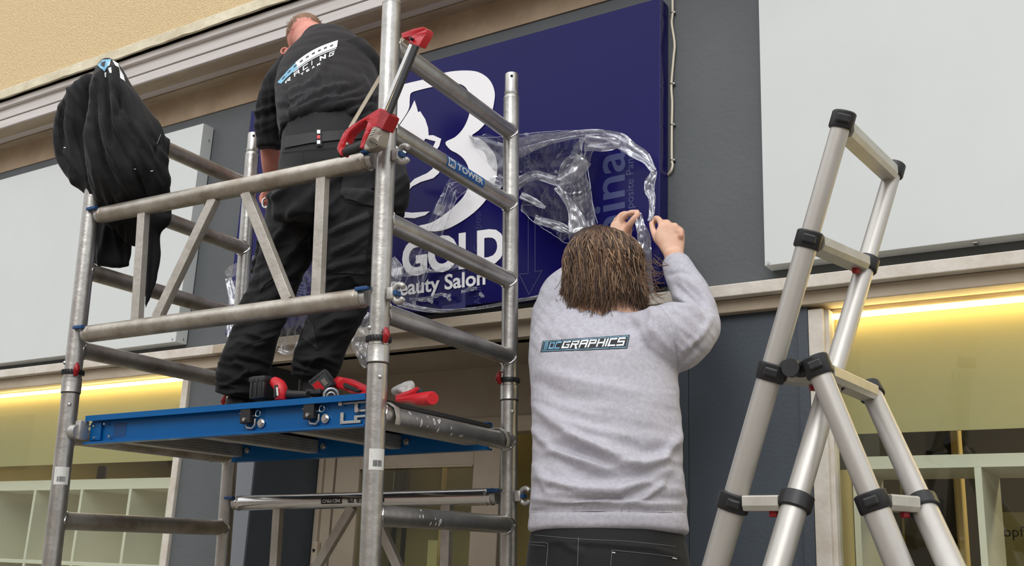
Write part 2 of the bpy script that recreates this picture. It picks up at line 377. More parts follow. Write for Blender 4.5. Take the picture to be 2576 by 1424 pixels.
# interior shell
bm = B()
box(bm, (XL, 3.02, -0.1), (XR, 7.5, 0)); struct('floor_interior', bm, M['interior_dark'])
bm = B(); box(bm, (XL, 7.4, 0), (XR, 7.5, 2.75)); box(bm, (XL, 3.3, 0), (XL+0.1, 7.4, 2.75)); box(bm, (XR-0.1, 3.3, 0), (XR, 7.4, 2.75)); struct('wall_back', bm, M['interior'])
bm = B(); box(bm, (XL, 3.11, 2.7), (XR, 7.5, 2.8)); struct('ceiling_interior', bm, M['interior'])
# partition strips seen through the right window
for k, (px, wd, mm, zz0, zz1) in enumerate([(2210, 0.16, 'interior', 0, 2.7), (2408, 0.03, 'wood_pale', 0, 2.7), (2375, 0.12, 'interior_dark', 0, 2.7)]):
    c = at(px, 1200, 4.3+0.02*k); bm = B(); box(bm, (c.x-wd/2, 4.3+0.02*k, zz0), (c.x+wd/2, 4.36+0.02*k, zz1)); struct('trim_%d' % (15+k), bm, M[mm])
bm = B(); box(bm, (-2.0, 5.2, 0), (3.4, 5.3, 2.7)); struct('wall_partition', bm, M['interior_dark'])

# windows (frames, glass)
def window(name, x0, x1, post_l, post_r, z0=0.5, z1=2.415):
    bm = B()
    if post_l: box(bm, (x0, 3.04, z0), (x0+post_l, 3.12, z1), bevel=0.003)
    if post_r: box(bm, (x1-post_r, 3.04, z0), (x1, 3.12, z1), bevel=0.003)
    box(bm, (x0, 3.03, z0-0.06), (x1, 3.14, z0))
    if post_l: box(bm, (x0+post_l, 3.06, z0), (x0+post_l+0.012, 3.11, z1))
    f = struct(name, bm, M['white_trim'])
    bm = B(); box(bm, (x0+post_l, 3.085, z0), (x1-post_r, 3.091, z1)); obj('pane', bm, M['glass'], f)
    return f
window('window_1', XL, XWL, 0.03, 0.038)
window('window_2', XWR, XR-0.1, 0.045, 0.05)
bm = B(); box(bm, (XL, 3.02, 0), (XWL, 3.3, 0.44)); box(bm, (XWR, 3.02, 0), (XR, 3.3, 0.44)); struct('wall_stall_riser', bm, M['grey_panel'])
# door in the recess
xdl = at(803, 1250, DY).x; xdr = xr_door; zdt = at(1000, 1160, DY).z
xm1 = at(846, 1250, DY).x
bm = B()
box(bm, (xdl, DY-0.02, 0), (xm1-0.006, DY+0.05, 2.16)); box(bm, (xdl+0.022, DY-0.035, 0), (xdl+0.04, DY-0.019, 2.16))
box(bm, (xm1-0.006, DY-0.01, 2.16-0.035), (xdr+0.02, DY+0.05, zb))
d1 = struct('door_1', bm, M['door_beige'])
gx0 = at(905, 1250, DY).x; gx1 = at(1192, 1250, DY).x; gz = at(1100, 1172, DY).z
bm = B()
box(bm, (xm1, DY-0.015, 0.02), (gx0, DY+0.03, 2.12), bevel=0.003); box(bm, (gx1, DY-0.015, 0.02), (xdr, DY+0.03, 2.12), bevel=0.003)
box(bm, (gx0, DY-0.015, gz), (gx1, DY+0.03, 2.12), bevel=0.002); box(bm, (gx0, DY-0.015, 0.02), (gx1, DY+0.03, 0.5))
box(bm, (gx0, DY-0.02, gz-0.008), (gx1, DY-0.005, gz))
obj('door_leaf', bm, M['door_beige'], d1)
bm = B(); box(bm, (gx0, DY, 0.5), (gx1, DY+0.006, gz)); obj('pane', bm, M['glass'], d1)
bm = B(); c = at(796, 1388, DY-0.03); box(bm, (c.x-0.014, DY-0.045, c.z-0.05), (c.x+0.014, DY-0.02, c.z+0.04), bevel=0.004); lp = obj('lock_plate', bm, M['beige_trim'], d1)
bm = B(); cyl(bm, (c.x, DY-0.045, c.z+0.005), (0, 1, 0), 0.006, 0.008); obj('keyhole', bm, M['void'], lp)
bm = B(); box(bm, (XD, DY+0.3, 0), (XQ, DY+0.32, 2.7)); struct('wall_behind_door', bm, M['interior'])
for k, px in enumerate((1000, 1025, 1118)):
    c = at(px, 1200, DY+0.29); bm = B(); box(bm, (c.x-0.006, DY+0.28, 0), (c.x+0.006, DY+0.3, 2.6)); struct('trim_%d' % (20+k), bm, M['interior_dark'] if k < 2 else M['wood_pale'])

# ================================================================== SIGNS ON THE WALL
def ppoly(pts, Y):
    return [at(x, y, Y) for x, y in pts]
def smoothclosed(pts, n=4):
    P = [Vector((x, y, 0)) for x, y in pts]; N = len(P); out = []
    for i in range(N):
        a, b, c, d = P[i-1], P[i], P[(i+1) % N], P[(i+2) % N]
        sharp = (b-a).normalized().dot((c-b).normalized())
        for k in range(n):
            t = k/n
            out.append(0.5*((2*b)+(c-a)*t+(2*a-5*b+4*c-d)*t*t+(3*b-a-3*c+d)*t*t*t))
    return [(p.x, p.y) for p in out]
def flat_shape(pts, Y, m, name, parent, th=0.0012):
    bm = B(); prism(bm, ppoly(pts, Y), Vector((0, -th, 0))); bmesh.ops.triangulate(bm, faces=[f for f in bm.faces if len(f.verts) > 4])
    return obj(name, bm, m, parent)
def panel(x0, x1, z0, z1, label, m, screws):
    t = thing('sign_panel', label, 'sign panel', Matrix.Translation((0, 0, 0)))
    bm = B(); box(bm, (x0, FY, z0), (x1, 3.052, z1), bevel=0.0015); obj('face', bm, m, t)
    for (px, py) in screws:
        c = at(px, py, FY); bm = B(); cyl(bm, (c.x, FY-0.001, c.z), (0, 1, 0), 0.0055, 0.003, 12); obj('screw', bm, M['steel'], t)
    return t
pl = panel(XL+0.5, -3.701, 2.541, 3.569, 'large blank white sign panel behind the left end of the scaffold', M['white_panel'], [(434, 853)])
for z in (2.56, 3.0, 3.5):
    bm = B(); cyl(bm, (-3.6995, 3.03, z), (1, 0, 0), 0.004, 0.003, 10); obj('screw', bm, M['steel'], pl)
pr = panel(-1.057, 3.2, 2.551, 3.60, 'large blank white sign panel behind the ladder, right of the grey pilaster', M['white_panel'], [(1933, 661)])
bm = B(); c = atz(2452, 606, 2.55); box(bm, (c.x-0.006, 3.0, 2.545), (c.x+0.006, 3.03, 2.552)); obj('bracket', bm, M['steel'], pr)
bl = thing('shop_sign', 'glossy dark blue shop sign with white silhouette of a woman', 'sign')
bm = B(); box(bm, (-3.392, FY, 2.542), (-1.405, 3.052, 3.562), bevel=0.0018); obj('face', bm, M['blue'], bl)
q = lambda L: [(980+x/3.166, 150+y/3.166) for x, y in L]
hairp = q([(40,222),(90,203),(180,180),(300,152),(420,110),(520,92),(620,88),(700,98),(770,135),(815,190),(838,260),(835,330),(815,420),(770,500),(710,565),(655,608),(720,630),(790,690),(840,760),(860,850),(852,930),(830,1010),(785,1095),(720,1175),(640,1245),(540,1310),(440,1356),(330,1368),(225,1330),(330,1300),(430,1240),(520,1165),(590,1090),(630,1010),(640,930),(625,850),(590,790),(540,748),(485,718),(446,660),(520,620),(580,560),(622,480),(645,390),(640,300),(610,225),(540,190),(440,200),(345,218),(250,240),(175,265),(162,310),(158,380),(130,440),(75,520),(40,560)])
flat_shape(smoothclosed(hairp, 3), FY-0.002, M['white_vinyl'], 'hair_motif', bl)
facep = q([(200,325),(218,380),(228,420),(245,412),(285,475),(308,545),(312,600),(288,628),(262,668),(180,700),(130,745),(112,795),(84,892),(52,880),(40,760),(40,590),(80,526),(130,452),(172,384)])
flat_shape(facep, FY-0.002, M['white_vinyl'], 'face_motif', bl)
flat_shape(q([(300,604),(350,603),(413,632),(396,690),(378,716),(388,735),(405,860),(395,905),(350,945),(250,975),(180,1012),(138,1064),(146,1005),(200,950),(300,905),(345,870),(350,800),(345,700),(368,652),(330,642),(283,628)]), FY-0.0022, M['white_vinyl'], 'profile_motif', bl)
flat_shape(q([(105,1212),(180,1220),(322,1210),(285,1240),(200,1264),(105,1258)]), FY-0.002, M['white_vinyl'], 'shoulder_motif', bl)
def sign_text(txt, corners, Y, m, name, parent, bold=0.0, th=0.0012, spacing=1.0, shear=0):
    bm = text_mesh(txt, 1.0, bold, 4, spacing, shear); quadmap(bm, [at(x, y, Y) for x, y in corners]); solid(bm, (0, -th, 0))
    return obj(name, bm, m, parent)
sign_text('GOLD', [(1012,606),(1270,570),(1270,664),(1012,699)], FY-0.002, M['white_vinyl'], 'lettering', bl, bold=0.045, spacing=1.0)
sign_text('L', [(958,622),(1010,615),(1010,690),(958,697)], FY-0.002, M['white_vinyl'], 'lettering', bl, bold=0.045)
sign_text('Beauty Salon', [(982,709),(1221,677),(1221,728),(982,760)], FY-0.002, M['white_vinyl'], 'lettering', bl, bold=0.022)
# ghost print on the protective film: reads upwards
def up_text(txt, xb, wd, y_start, y_end, m, name='film_print', bold=0.0):
    # xb baseline px, wd cap height px to the left, text runs up from y_start to y_end
    k = 0.2*wd
    return sign_text(txt, [(xb-wd, y_start+k), (xb-wd, y_end+k), (xb, y_end), (xb, y_start)], FY-0.0005, m, name, bl, bold, th=0.00025)
up_text('mina', 1573, 77, 632, 374, M['ghost2'], bold=0.012)
up_text('Composite Panel', 1600, 25, 585, 376, M['ghost2'])
up_text('Alumo', 1333, 22, 500, 378, M['ghost2'])
up_text('Aluminium Composi', 1216, 24, 764, 530, M['ghost'])
up_text('Lu', 1172, 60, 774, 660, M['ghost'], bold=0.012)
bm = B()
for a, b in [((1329,540),(1329,688)),((1346,538),(1346,684)),((1329,688),(1306,690)),((1346,684),(1364,680)),((1306,690),(1331,741)),((1364,680),(1331,741))]:
    beam(bm, at(*a, FY-0.001), at(*b, FY-0.001), 0.0005, 0.003, up=Vector((0, 1, 0)).cross(at(*b, FY)-at(*a, FY)))
obj('film_print', bm, M['ghost2'], bl)
# dark rubber/shadow strip with loose film edge below
# cable beside the sign
cpts = [(1692,-40),(1692,32),(1690,60),(1697,110),(1694,150),(1689,215),(1691,260),(1690,318),(1690,400),(1692,415),(1688,430),(1678,442)]
bm = B(); tube(bm, catmull([at(x, y, 3.045 if i < len(cpts)-1 else 3.055) for i, (x, y) in enumerate(cpts)], 6), 0.0042, 10)
cb = obj('cable', bm, M['cable'], smooth=True); tag(cb, 'cream electric cable running down beside the blue sign', 'cable')
for (x, y) in [(1691,32),(1690,211),(1690,314),(1690,403)]:
    bm = B(); c = at(x, y, 3.045); ring_torus(bm, c, (0, 0, 1), 0.0055, 0.0016, 14, 6); box(bm, (c.x+0.004, 3.043, c.z-0.003), (c.x+0.011, 3.056, c.z+0.003)); obj('cable_clip', bm, M['steel'], cb)

# ================================================================== BEHIND THE WINDOWS
def strip_light(x0, x1, label):
    bm = B(); box(bm, (x0, 3.098, 2.395), (x1, 3.112, 2.408)); o = obj('led_strip', bm, M['led']); tag(o, label, 'strip light')
strip_light(XL+0.2, -3.69, 'glowing warm strip light along the top of the left window')
strip_light(-0.895, XR-0.2, 'glowing warm strip light along the top of the right window')
zfl = at(0, 1174, 3.14).z; zfr = at(2153, 1092, 3.14).z
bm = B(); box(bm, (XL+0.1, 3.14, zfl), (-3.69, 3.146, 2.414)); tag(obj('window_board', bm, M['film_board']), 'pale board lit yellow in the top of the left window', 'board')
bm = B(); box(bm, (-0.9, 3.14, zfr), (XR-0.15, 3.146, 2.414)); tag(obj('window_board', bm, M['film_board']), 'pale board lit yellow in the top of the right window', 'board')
# vertical warm strip near the right end of the right window (just outside the frame, it lights the board there)
bm = B(); box(bm, (-0.20, 3.098, 2.1), (-0.188, 3.108, 2.39)); tag(obj('led_strip', bm, M['led']), 'upright warm strip light at the right end of the right window', 'strip light')
def X_at(px, py, Y): return at(px, py, Y).x
# left shelving
ls = thing('shelving_unit', 'white compartment shelving unit inside the left window', 'shelving unit')
YF = 3.20; zt = at(0, 1211, YF).z; zt2 = at(0, 1235, YF).z; zl = at(0, 1408, YF).z
xr = X_at(432, 1215, YF)
bm = B(); box(bm, (-6.2, YF, zt2), (xr, YF+0.33, zt), bevel=0.001); obj('top_board', bm, M['shelf'], ls)
bm = B(); box(bm, (-6.2, YF, zl-0.012), (xr, YF+0.33, zl+0.006), bevel=0.001); obj('shelf_board', bm, M['shelf'], ls)
bm = B(); box(bm, (-6.2, YF, 1.1), (xr, YF+0.33, 1.118), bevel=0.001); obj('shelf_board', bm, M['shelf'], ls)
bm = B(); box(bm, (-6.2, YF+0.33, 0.5), (xr, YF+0.336, zt)); obj('back_panel', bm, M['shelf'], ls)
dxs = [X_at(85, 1240, YF), X_at(203, 1235, YF), X_at(325, 1232, YF)]
stp = dxs[1]-dxs[0]
for x in dxs+[dxs[0]-stp, dxs[0]-2*stp, xr-0.018]:
    bm = B(); box(bm, (x, YF, zl+0.006), (x+0.018, YF+0.33, zt2)); obj('divider', bm, M['shelf'], ls)
    bm = B(); box(bm, (x, YF, 0.5), (x+0.018, YF+0.33, zl-0.012)); obj('divider', bm, M['shelf'], ls)
# right shelving (open back)
rs_ = thing('shelving_unit', 'open white shelving frame inside the right window', 'shelving unit')
YG = 3.18; zt = at(2176, 1149, YG).z; zt2 = at(2176, 1181, YG).z
bm = B(); box(bm, (-0.88, YG, zt2), (2.2, YG+0.3, zt), bevel=0.001); obj('top_board', bm, M['shelf'], rs_)
xd = X_at(2452, 1200, YG)
for x in (xd, xd+0.45):
    bm = B(); box(bm, (x, YG, 0.5), (x+0.018, YG+0.3, zt2)); obj('divider', bm, M['shelf'], rs_)
x0_ = X_at(2112, 1200, YG)
bm = B(); box(bm, (x0_, YG, 0.5), (x0_+0.03, YG+0.02, zt2)); obj('side_post', bm, M['wood_pale'], rs_)
bm = B(); box(bm, (x0_+0.032, YG+0.02, 0.5), (x0_+0.05, YG+0.3, zt2)); obj('side_panel', bm, M['shelf'], rs_)
# post holding the board
for px in (2403,):
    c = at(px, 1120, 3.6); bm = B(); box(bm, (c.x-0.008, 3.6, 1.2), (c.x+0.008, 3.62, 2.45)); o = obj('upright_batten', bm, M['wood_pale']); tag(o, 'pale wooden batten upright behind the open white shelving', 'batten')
# pendant lamps
def pendant(px, py, Y, r, h, label):
    c = at(px, py, Y); t = thing('pendant_lamp', label, 'lamp', Matrix.Translation(c))
    bm = B(); tube(bm, [(0, 0, -h/2), (0, 0, h/2)], r, 24); obj('lamp_shade', bm, M['black_plastic'], t, smooth=True)
    bm = B(); tube(bm, [(0, 0, h/2), (0, 0, 2.7-c.z)], 0.002, 6); obj('cord', bm, M['black_plastic'], t)
pendant(257, 1190, 3.9, 0.028, 0.075, 'small dark cylindrical pendant lamp above the left shelving')
pendant(1004, 1235, 3.62, 0.026, 0.16, 'dark cylindrical pendant lamp behind the door glass')
# wall poster and price cards
def card(px, py, Y, wd, h, label, name='poster', lines=None):
    c = at(px, py, Y); t = thing(name, label, 'poster', Matrix.Translation(c))
    bm = B(); box(bm, (-wd/2, 0, -h/2), (wd/2, 0.003, h/2)); obj('sheet', bm, M['poster'], t)
    for (s, ox, oz, sz) in (lines or []):
        tb = text_mesh(s, sz, 0.0)
        for v in tb.verts: v.co = Vector((v.co.x+ox, -0.001, v.co.y+oz))
        obj('lettering', tb, M['ink'], t)
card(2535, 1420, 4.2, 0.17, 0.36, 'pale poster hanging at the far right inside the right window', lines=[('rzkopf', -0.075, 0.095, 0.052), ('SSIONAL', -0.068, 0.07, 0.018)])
card(1087, 1400, DY+0.2, 0.05, 0.13, 'narrow yellowish card hanging behind the door glass', 'hanging_card', lines=[('', 0, 0, 0.01)] and [])
# glowing rods imitate reflections of ceiling tubes in the glass
for i, (a, b) in enumerate([((2112,1313),(2180,1313)),((2112,1336),(2185,1336)),((2112,1288),(2160,1290))]):
    A_ = at(*a, 4.9); B_ = at(*b, 4.9)
    bm = B(); tube(bm, [A_, B_], 0.004, 8); o = obj('tube_light', bm, M['tube_light']); tag(o, ['upper thin white tube light glimpsed low behind the right window', 'lower thin white tube light glimpsed behind the right window', 'topmost thin white tube light behind the right window'][i], 'light', 'thin tube lights inside the right shop')
for (x, y, e_) in [(-5.2, 5.0, 30), (-7.2, 5.6, 75), (-2.5, 4.8, 8), (0.6, 4.3, 14), (-0.2, 4.4, 7), (-2.6, 3.62, 1.6)]:  # fill lights added without fixtures to brighten the rooms behind the glass
    ld = bpy.data.lights.new('ceiling_lamp', 'AREA'); ld.shape = 'DISK'; ld.size = 0.35 if y > 4 else 0.12; ld.energy = e_; ld.color = (1, 0.86, 0.55)
    lo = bpy.data.objects.new('ceiling_lamp', ld); COL.objects.link(lo); lo.location = (x, y, 2.66)

# ================================================================== SCAFFOLD TOWER
SR = Rz(0.08049) @ Rx(0.03148) @ Ry(-0.02277); SO = Vector((-2.7743, 1.9015, 1.8744)); SM = Matrix.Translation(SO) @ SR.to_4x4(); SMI = SM.inverted()
def W(x, y, z): return SM @ Vector((x, y, z))
def locy(px, py, y):
    d = SR.transposed() @ ray(px, py); c = SMI @ CAMP; return c+d*((y-c.y)/d.y)
def locx(px, py, x):
    d = SR.transposed() @ ray(px, py); c = SMI @ CAMP; return c+d*((x-c.x)/d.x)
LL, WW = 1.0922, 0.6846; ZS = [1.0679, 0.8259, 0.5775, 0.3365, 0.0807, -0.1606]; RT = 0.0254
tw = thing('scaffold_tower', 'tall aluminium scaffold tower of welded tubes and rungs', 'scaffold', SM)
PX = [(LL, 0), (LL, WW), (0, 0), (0, WW)]
for (x, y) in PX:
    ztop = 1.187
    if (x, y) == (0, 0): ztop = 1.12
    bm = B(); tube(bm, [(x, y, 0.205), (x, y, ztop)], RT, 28)
    u = obj('upper_post', bm, M['alu'], tw, smooth=True)
    bm = B(); tube(bm, [(x, y, ztop-0.002), (x, y, ztop+0.004), (x, y, ztop+0.012), (x, y, ztop+0.02), (x, y, ztop+0.03), (x, y, ztop+0.085), (x, y, ztop+0.088)], [RT*1.02, RT*1.02, RT*0.86, RT*0.94, RT*0.85, RT*0.85, RT*0.8], 28)
    obj('spigot', bm, M['alu'], u, smooth=True)
    d = (SMI @ CAMP - Vector((x, y, ztop+0.07))); d.z = 0; d.normalize()
    bm = B(); cyl(bm, Vector((x, y, ztop+0.072))+d*(RT*0.85), d, 0.0045, 0.002, 12); obj('pin_hole', bm, M['void'], u)
    bm = B(); tube(bm, [(x, y, -1.86), (x, y, 0.204)], RT, 28); l = obj('lower_post', bm, M['alu'], tw, smooth=True)
    bm = B(); tube(bm, [(x, y, 0.203), (x, y, 0.207), (x, y, 0.209), (x, y, 0.248), (x, y, 0.25)], [RT*1.0, RT*1.12, RT*1.1, RT*1.1, RT*1.02], 28); obj('joint_sleeve', bm, M['alu'], l, smooth=True)
    bm = B(); tube(bm, [(x, y, 0.2025), (x, y, 0.2065)], RT*1.06, 28); obj('joint_gap', bm, M['void'], l, smooth=True)
    # black locking ring with a red toggle
    bm = B()
    r0 = RT*1.22
    tube(bm, [(x, y, 0.258), (x, y, 0.260), (x, y, 0.270), (x, y, 0.272)], [r0*0.95, r0, r0, r0*0.95], 28)
    for k in range(22):
        a = 2*PI*k/22; dd = Vector((math.cos(a), math.sin(a), 0)); P = Vector((x, y, 0.265))+dd*r0; frame_box(bm, P, dd, Vector((-dd.y, dd.x, 0)), Vector((0, 0, 1)), 0.003, 0.003, 0.013)
    rg = obj('locking_ring', bm, M['black_plastic'], tw, smooth=True)
    bm = B()
    sgn = Vector((0.9, -0.45, 0)).normalized() if y == 0 else Vector((-0.5, -0.85, 0))
    P = Vector((x, y, 0.268))+sgn*(r0+0.003); tube(bm, [P+Vector((0, 0, -0.014)), P+sgn*0.006, P+sgn*0.004+Vector((0, 0, 0.012)), P+Vector((0, 0, 0.02))], [0.006, 0.009, 0.008, 0.004], 12, round_ends=0.6)
    obj('toggle', bm, M['darkred'], rg, smooth=True)
    for zz in (0.292, 0.168):
        dd = Vector((-0.5, -0.85, 0)) if zz > 0.2 else Vector((0.75, -0.6, 0)); bm = B(); P = Vector((x, y, zz))+dd*RT; bmesh.ops.create_uvsphere(bm, u_segments=12, v_segments=8, radius=0.006, matrix=Matrix.Translation(P)); obj('spring_button', bm, M['steel'], u if zz > 0.2 else l, smooth=True)
rr = random.Random(5)
for x in (LL, 0):
    for i, z in enumerate(ZS+[ZS[-1]-0.2424*k for k in range(1, 7)]):
        if z < -1.8: continue
        bm = B(); tube(bm, [(x, RT*0.6, z), (x, WW-RT*0.6, z)], RT, 28)
        rg = obj('rung', bm, M['alu'] if x > 0 else M['alu_dirty'], tw, smooth=True)
        bm = B()
        for yy, s in ((RT, 1), (WW-RT, -1)):   # weld beads
            pts = []
            for k in range(24):
                a = 2*PI*k/24; rb = RT*1.05
                # saddle curve where the rung meets the post
                dx = math.cos(a)*rb; yy2 = math.sqrt(max(RT*RT*1.1-dx*dx*0.95, 0)); yc = (0 if s > 0 else WW)+s*(yy2+0.001)
                pts.append(Vector((x+dx, yc, z+math.sin(a)*rb)))
            tube(bm, pts, 0.0028, 6, closed=True)
        obj('weld', bm, M['alu_new'], rg, smooth=True)
# ---- wrapping flat marks around a tube
def wrap(bm, A, axis, r, out, fit, wd, ht):
    """map bbox of bm: x -> along axis over wd, y -> around tube over ht, centred on direction out"""
    x0, x1, y0, y1 = fit or bbox2(bm); axis = axis.normalized(); out = (out-axis*out.dot(axis)).normalized(); side = out.cross(axis)
    if side.dot(Vector((0, 0, 1))) < 0 and abs(axis.z) < 0.7: side = -side
    for v in bm.verts:
        s = (v.co.x-x0)/(x1-x0)*wd; a = ((v.co.y-y0)/(y1-y0)-0.5)*ht/r; rr_ = r+v.co.z
        v.co = A+axis*s+(out*math.cos(a)+side*math.sin(a))*rr_
def grid_patch(nx=10, ny=10):
    bm = B(); bmesh.ops.create_grid(bm, x_segments=nx, y_segments=ny, size=0.5); return bm
def dense(bm, mx):
    bmesh.ops.triangulate(bm, faces=bm.faces[:])
    for _ in range(7):
        es = [e for e in bm.edges if e.calc_length() > mx]
        if not es: break
        bmesh.ops.subdivide_edges(bm, edges=es, cuts=1); bmesh.ops.triangulate(bm, faces=[f for f in bm.faces if len(f.verts) > 3])
    return bm
CL = SMI @ CAMP
# blue TOWER sticker on the second rung
pA = Vector((LL, 0.262, ZS[1])); outv = Vector((0.75, -0.55, 0.0)); outv = (CL-pA).normalized()+Vector((0.0, 0, 0.35))
bm = grid_patch(6, 10); wrap(bm, pA, Vector((0, 1, 0)), RT+0.0006, outv, None, 0.21, 0.034); st = obj('sticker', bm, M['tower_blue'], tw, smooth=True)
bm = dense(text_mesh('TOWER', 1, 0.035, 3, 1.02), 0.25); wrap(bm, pA+Vector((0, 0.052, 0)), Vector((0, 1, 0)), RT+0.0012, outv, None, 0.15, 0.019); obj('sticker_lettering', bm, M['label_white'], st)
bm = grid_patch(4, 8); wrap(bm, pA+Vector((0, 0.006, 0)), Vector((0, 1, 0)), RT+0.001, outv, None, 0.038, 0.027); obj('sticker_badge', bm, M['label_white'], st)
bm = dense(text_mesh('Mi', 1, 0.03), 0.25); wrap(bm, pA+Vector((0, 0.011, 0)), Vector((0, 1, 0)), RT+0.0014, outv, None, 0.028, 0.017); obj('sticker_lettering', bm, M['tower_blue'], st)
# barcode labels on the front posts
for (x, zc_) in ((LL, -0.03), (0, -0.035)):
    pA = Vector((x, 0, zc_-0.026)); ov = CL-pA; ov.z = 0
    ov = Rz(0.35 if x > 0 else 0.0) @ ov
    def wrapz(bm, z0, wd, ht, lift, fit=None):
        x0, x1, y0, y1 = fit or bbox2(bm); o_ = ov.normalized(); sd_ = Vector((0, 0, 1)).cross(o_)
        for v in bm.verts:
            a = ((v.co.x-x0)/(x1-x0)-0.5)*wd/RT; v.co = Vector((x, 0, z0+(v.co.y-y0)/(y1-y0)*ht))+(o_*math.cos(a)+sd_*math.sin(a))*(RT+lift)
    bm = grid_patch(10, 3); wrapz(bm, pA.z, 0.042, 0.05, 0.0006); lb = obj('label', bm, M['label_white'], tw, smooth=True)
    bm = B()
    for k in range(14):
        xx = k/14; ww = 0.02+0.03*rr.random(); a_ = [bm.verts.new((xx, 0, 0)), bm.verts.new((xx+ww, 0, 0)), bm.verts.new((xx+ww, 1, 0)), bm.verts.new((xx, 1, 0))]; bm.faces.new(a_)
    wrapz(bm, pA.z+0.008, 0.022, 0.015, 0.001); obj('barcode', bm, M['ink'], lb)
    bm = B()
    for k in range(3):
        a_ = [bm.verts.new((0, k, 0)), bm.verts.new((1, k, 0)), bm.verts.new((1, k+0.35, 0)), bm.verts.new((0, k+0.35, 0))]; bm.faces.new(a_)
    wrapz(bm, pA.z+0.03, 0.03, 0.012, 0.001); obj('label_print', bm, M['saw_grey'], lb)
# paint splashes on the two right rungs
def splash(x, yy, z, n, spread, seed, nm):
    bm = B(); r2 = random.Random(seed)
    o0 = (CL-Vector((x, yy, z))); o0.y = 0; o0.normalize()
    for k in range(n):
        y_ = yy+r2.gauss(0, spread); a0 = r2.uniform(-0.5, 0.9); rx_ = r2.uniform(0.002, 0.006); ry_ = rx_*r2.uniform(0.8, 2.2)
        vs = []
        for j in range(9):
            t = 2*PI*j/9; q_ = r2.uniform(0.6, 1.1); a = a0+math.sin(t)*ry_*q_/RT
            dv = Vector((o0.x, 0, o0.z)); up = Vector((-o0.z, 0, o0.x)); 
            vs.append(bm.verts.new(Vector((x, y_+math.cos(t)*rx_*q_, z))+(dv*math.cos(a)+up*math.sin(a))*(RT+0.0008)))
        bm.faces.new(vs)
    obj(nm, bm, M['paint_spot'], tw)
splash(LL, 0.26, ZS[4], 14, 0.05, 2, 'paint_splash'); splash(LL, 0.24, ZS[5], 7, 0.06, 4, 'paint_splash')
# ---- guard rails: two tubes with braces between, hooked on the posts
def claw(parent, P, s, fork=False):
    # cast claw clamped round the post, s = +-1 side along x
    bm = B(); c = Vector(P)
    pts = []
    for k in range(13):
        a = -0.75*PI+1.5*PI*k/12; pts.append(c+Vector((s*0.006+s*math.cos(a)*0.0, 0, 0))+Vector((-s*math.cos(a)*0.017+s*0.024, 0, math.sin(a)*0.022)))
    tube(bm, pts, [0.008]*13, 10, side=Vector((0, 1, 0)), ry=0.008, round_ends=0.5)
    box(bm, c+Vector((min(0, s*0.02), -0.014, -0.016)), c+Vector((max(0, s*0.02), 0.014, 0.016)), bevel=0.004)
    h = obj('claw', bm, M['cast'], parent, smooth=True)
    bm = B(); box(bm, c+Vector((s*0.024-0.005, -0.011, -0.006)), c+Vector((s*0.024+0.005, 0.011, 0.006)), bevel=0.001); obj('claw_pin', bm, M['clip_blue'], h)
def guard(y, zt_, zb_, braces, mtube, front=True):
    for n_, z in enumerate((zt_, zb_)):
        if z is None: continue
        bm = B(); tube(bm, [(0.052, y, z), (0.058, y, z), (0.062, y, z), (0.066, y, z), (0.072, y, z), (0.076, y, z), (LL-0.076, y, z), (LL-0.072, y, z), (LL-0.066, y, z), (LL-0.062, y, z), (LL-0.058, y, z), (LL-0.052, y, z)], [RT, RT, RT*0.93, RT, RT, RT, RT, RT, RT*0.93, RT, RT, RT], 28)
        g = obj('guard_rail', bm, mtube, tw, smooth=True)
        for xx, s in ((0.036, 1), (LL-0.036, -1)):
            bm = B(); tube(bm, [(xx, y, z), (xx+s*0.02, y, z)], [RT*0.86, RT*0.9], 20); obj('end_fitting', bm, M['cast'], g, smooth=True)
            bm = B(); box(bm, (xx-0.022, y-0.032, z+0.012), (xx+0.016, y-0.018, z+0.022), bevel=0.002); obj('clip', bm, M['clip_blue'], g)
        claw(g, (LL+0.026, y, z), 1)
        if n_ == 0: g0 = g
    for (xt, zt2_, xb, zb2_) in braces:
        bm = B(); beam(bm, (xt, y, zt2_), (xb, y, zb2_), 0.022, 0.030, up=Vector((1, 0, 0)), bevel=0.001); obj('brace', bm, M['alu_bar'], tw)
    return g0
ZT, ZB = 0.7454, 0.3769
guard(0, ZT, ZB, [(0.228, ZT-0.02, 0.244, ZB+0.02), (0.507, ZT-0.02, 0.325, ZB+0.02), (0.624, ZT-0.02, 0.80, ZB+0.02), (0.89, ZT-0.02, 0.895, ZB+0.02)], M['alu_dirty'])
ZR = -0.0792; ZR2 = ZR-0.3685
g0 = guard(WW, ZR, ZR2, [(0.227, ZR-0.02, 0.227, ZR2+0.02), (0.53, ZR-0.02, 0.30, ZR2+0.02), (0.60, ZR-0.02, 0.80, ZR2+0.02), (0.881, ZR-0.02, 0.881, ZR2+0.02)], M['alu_new'])
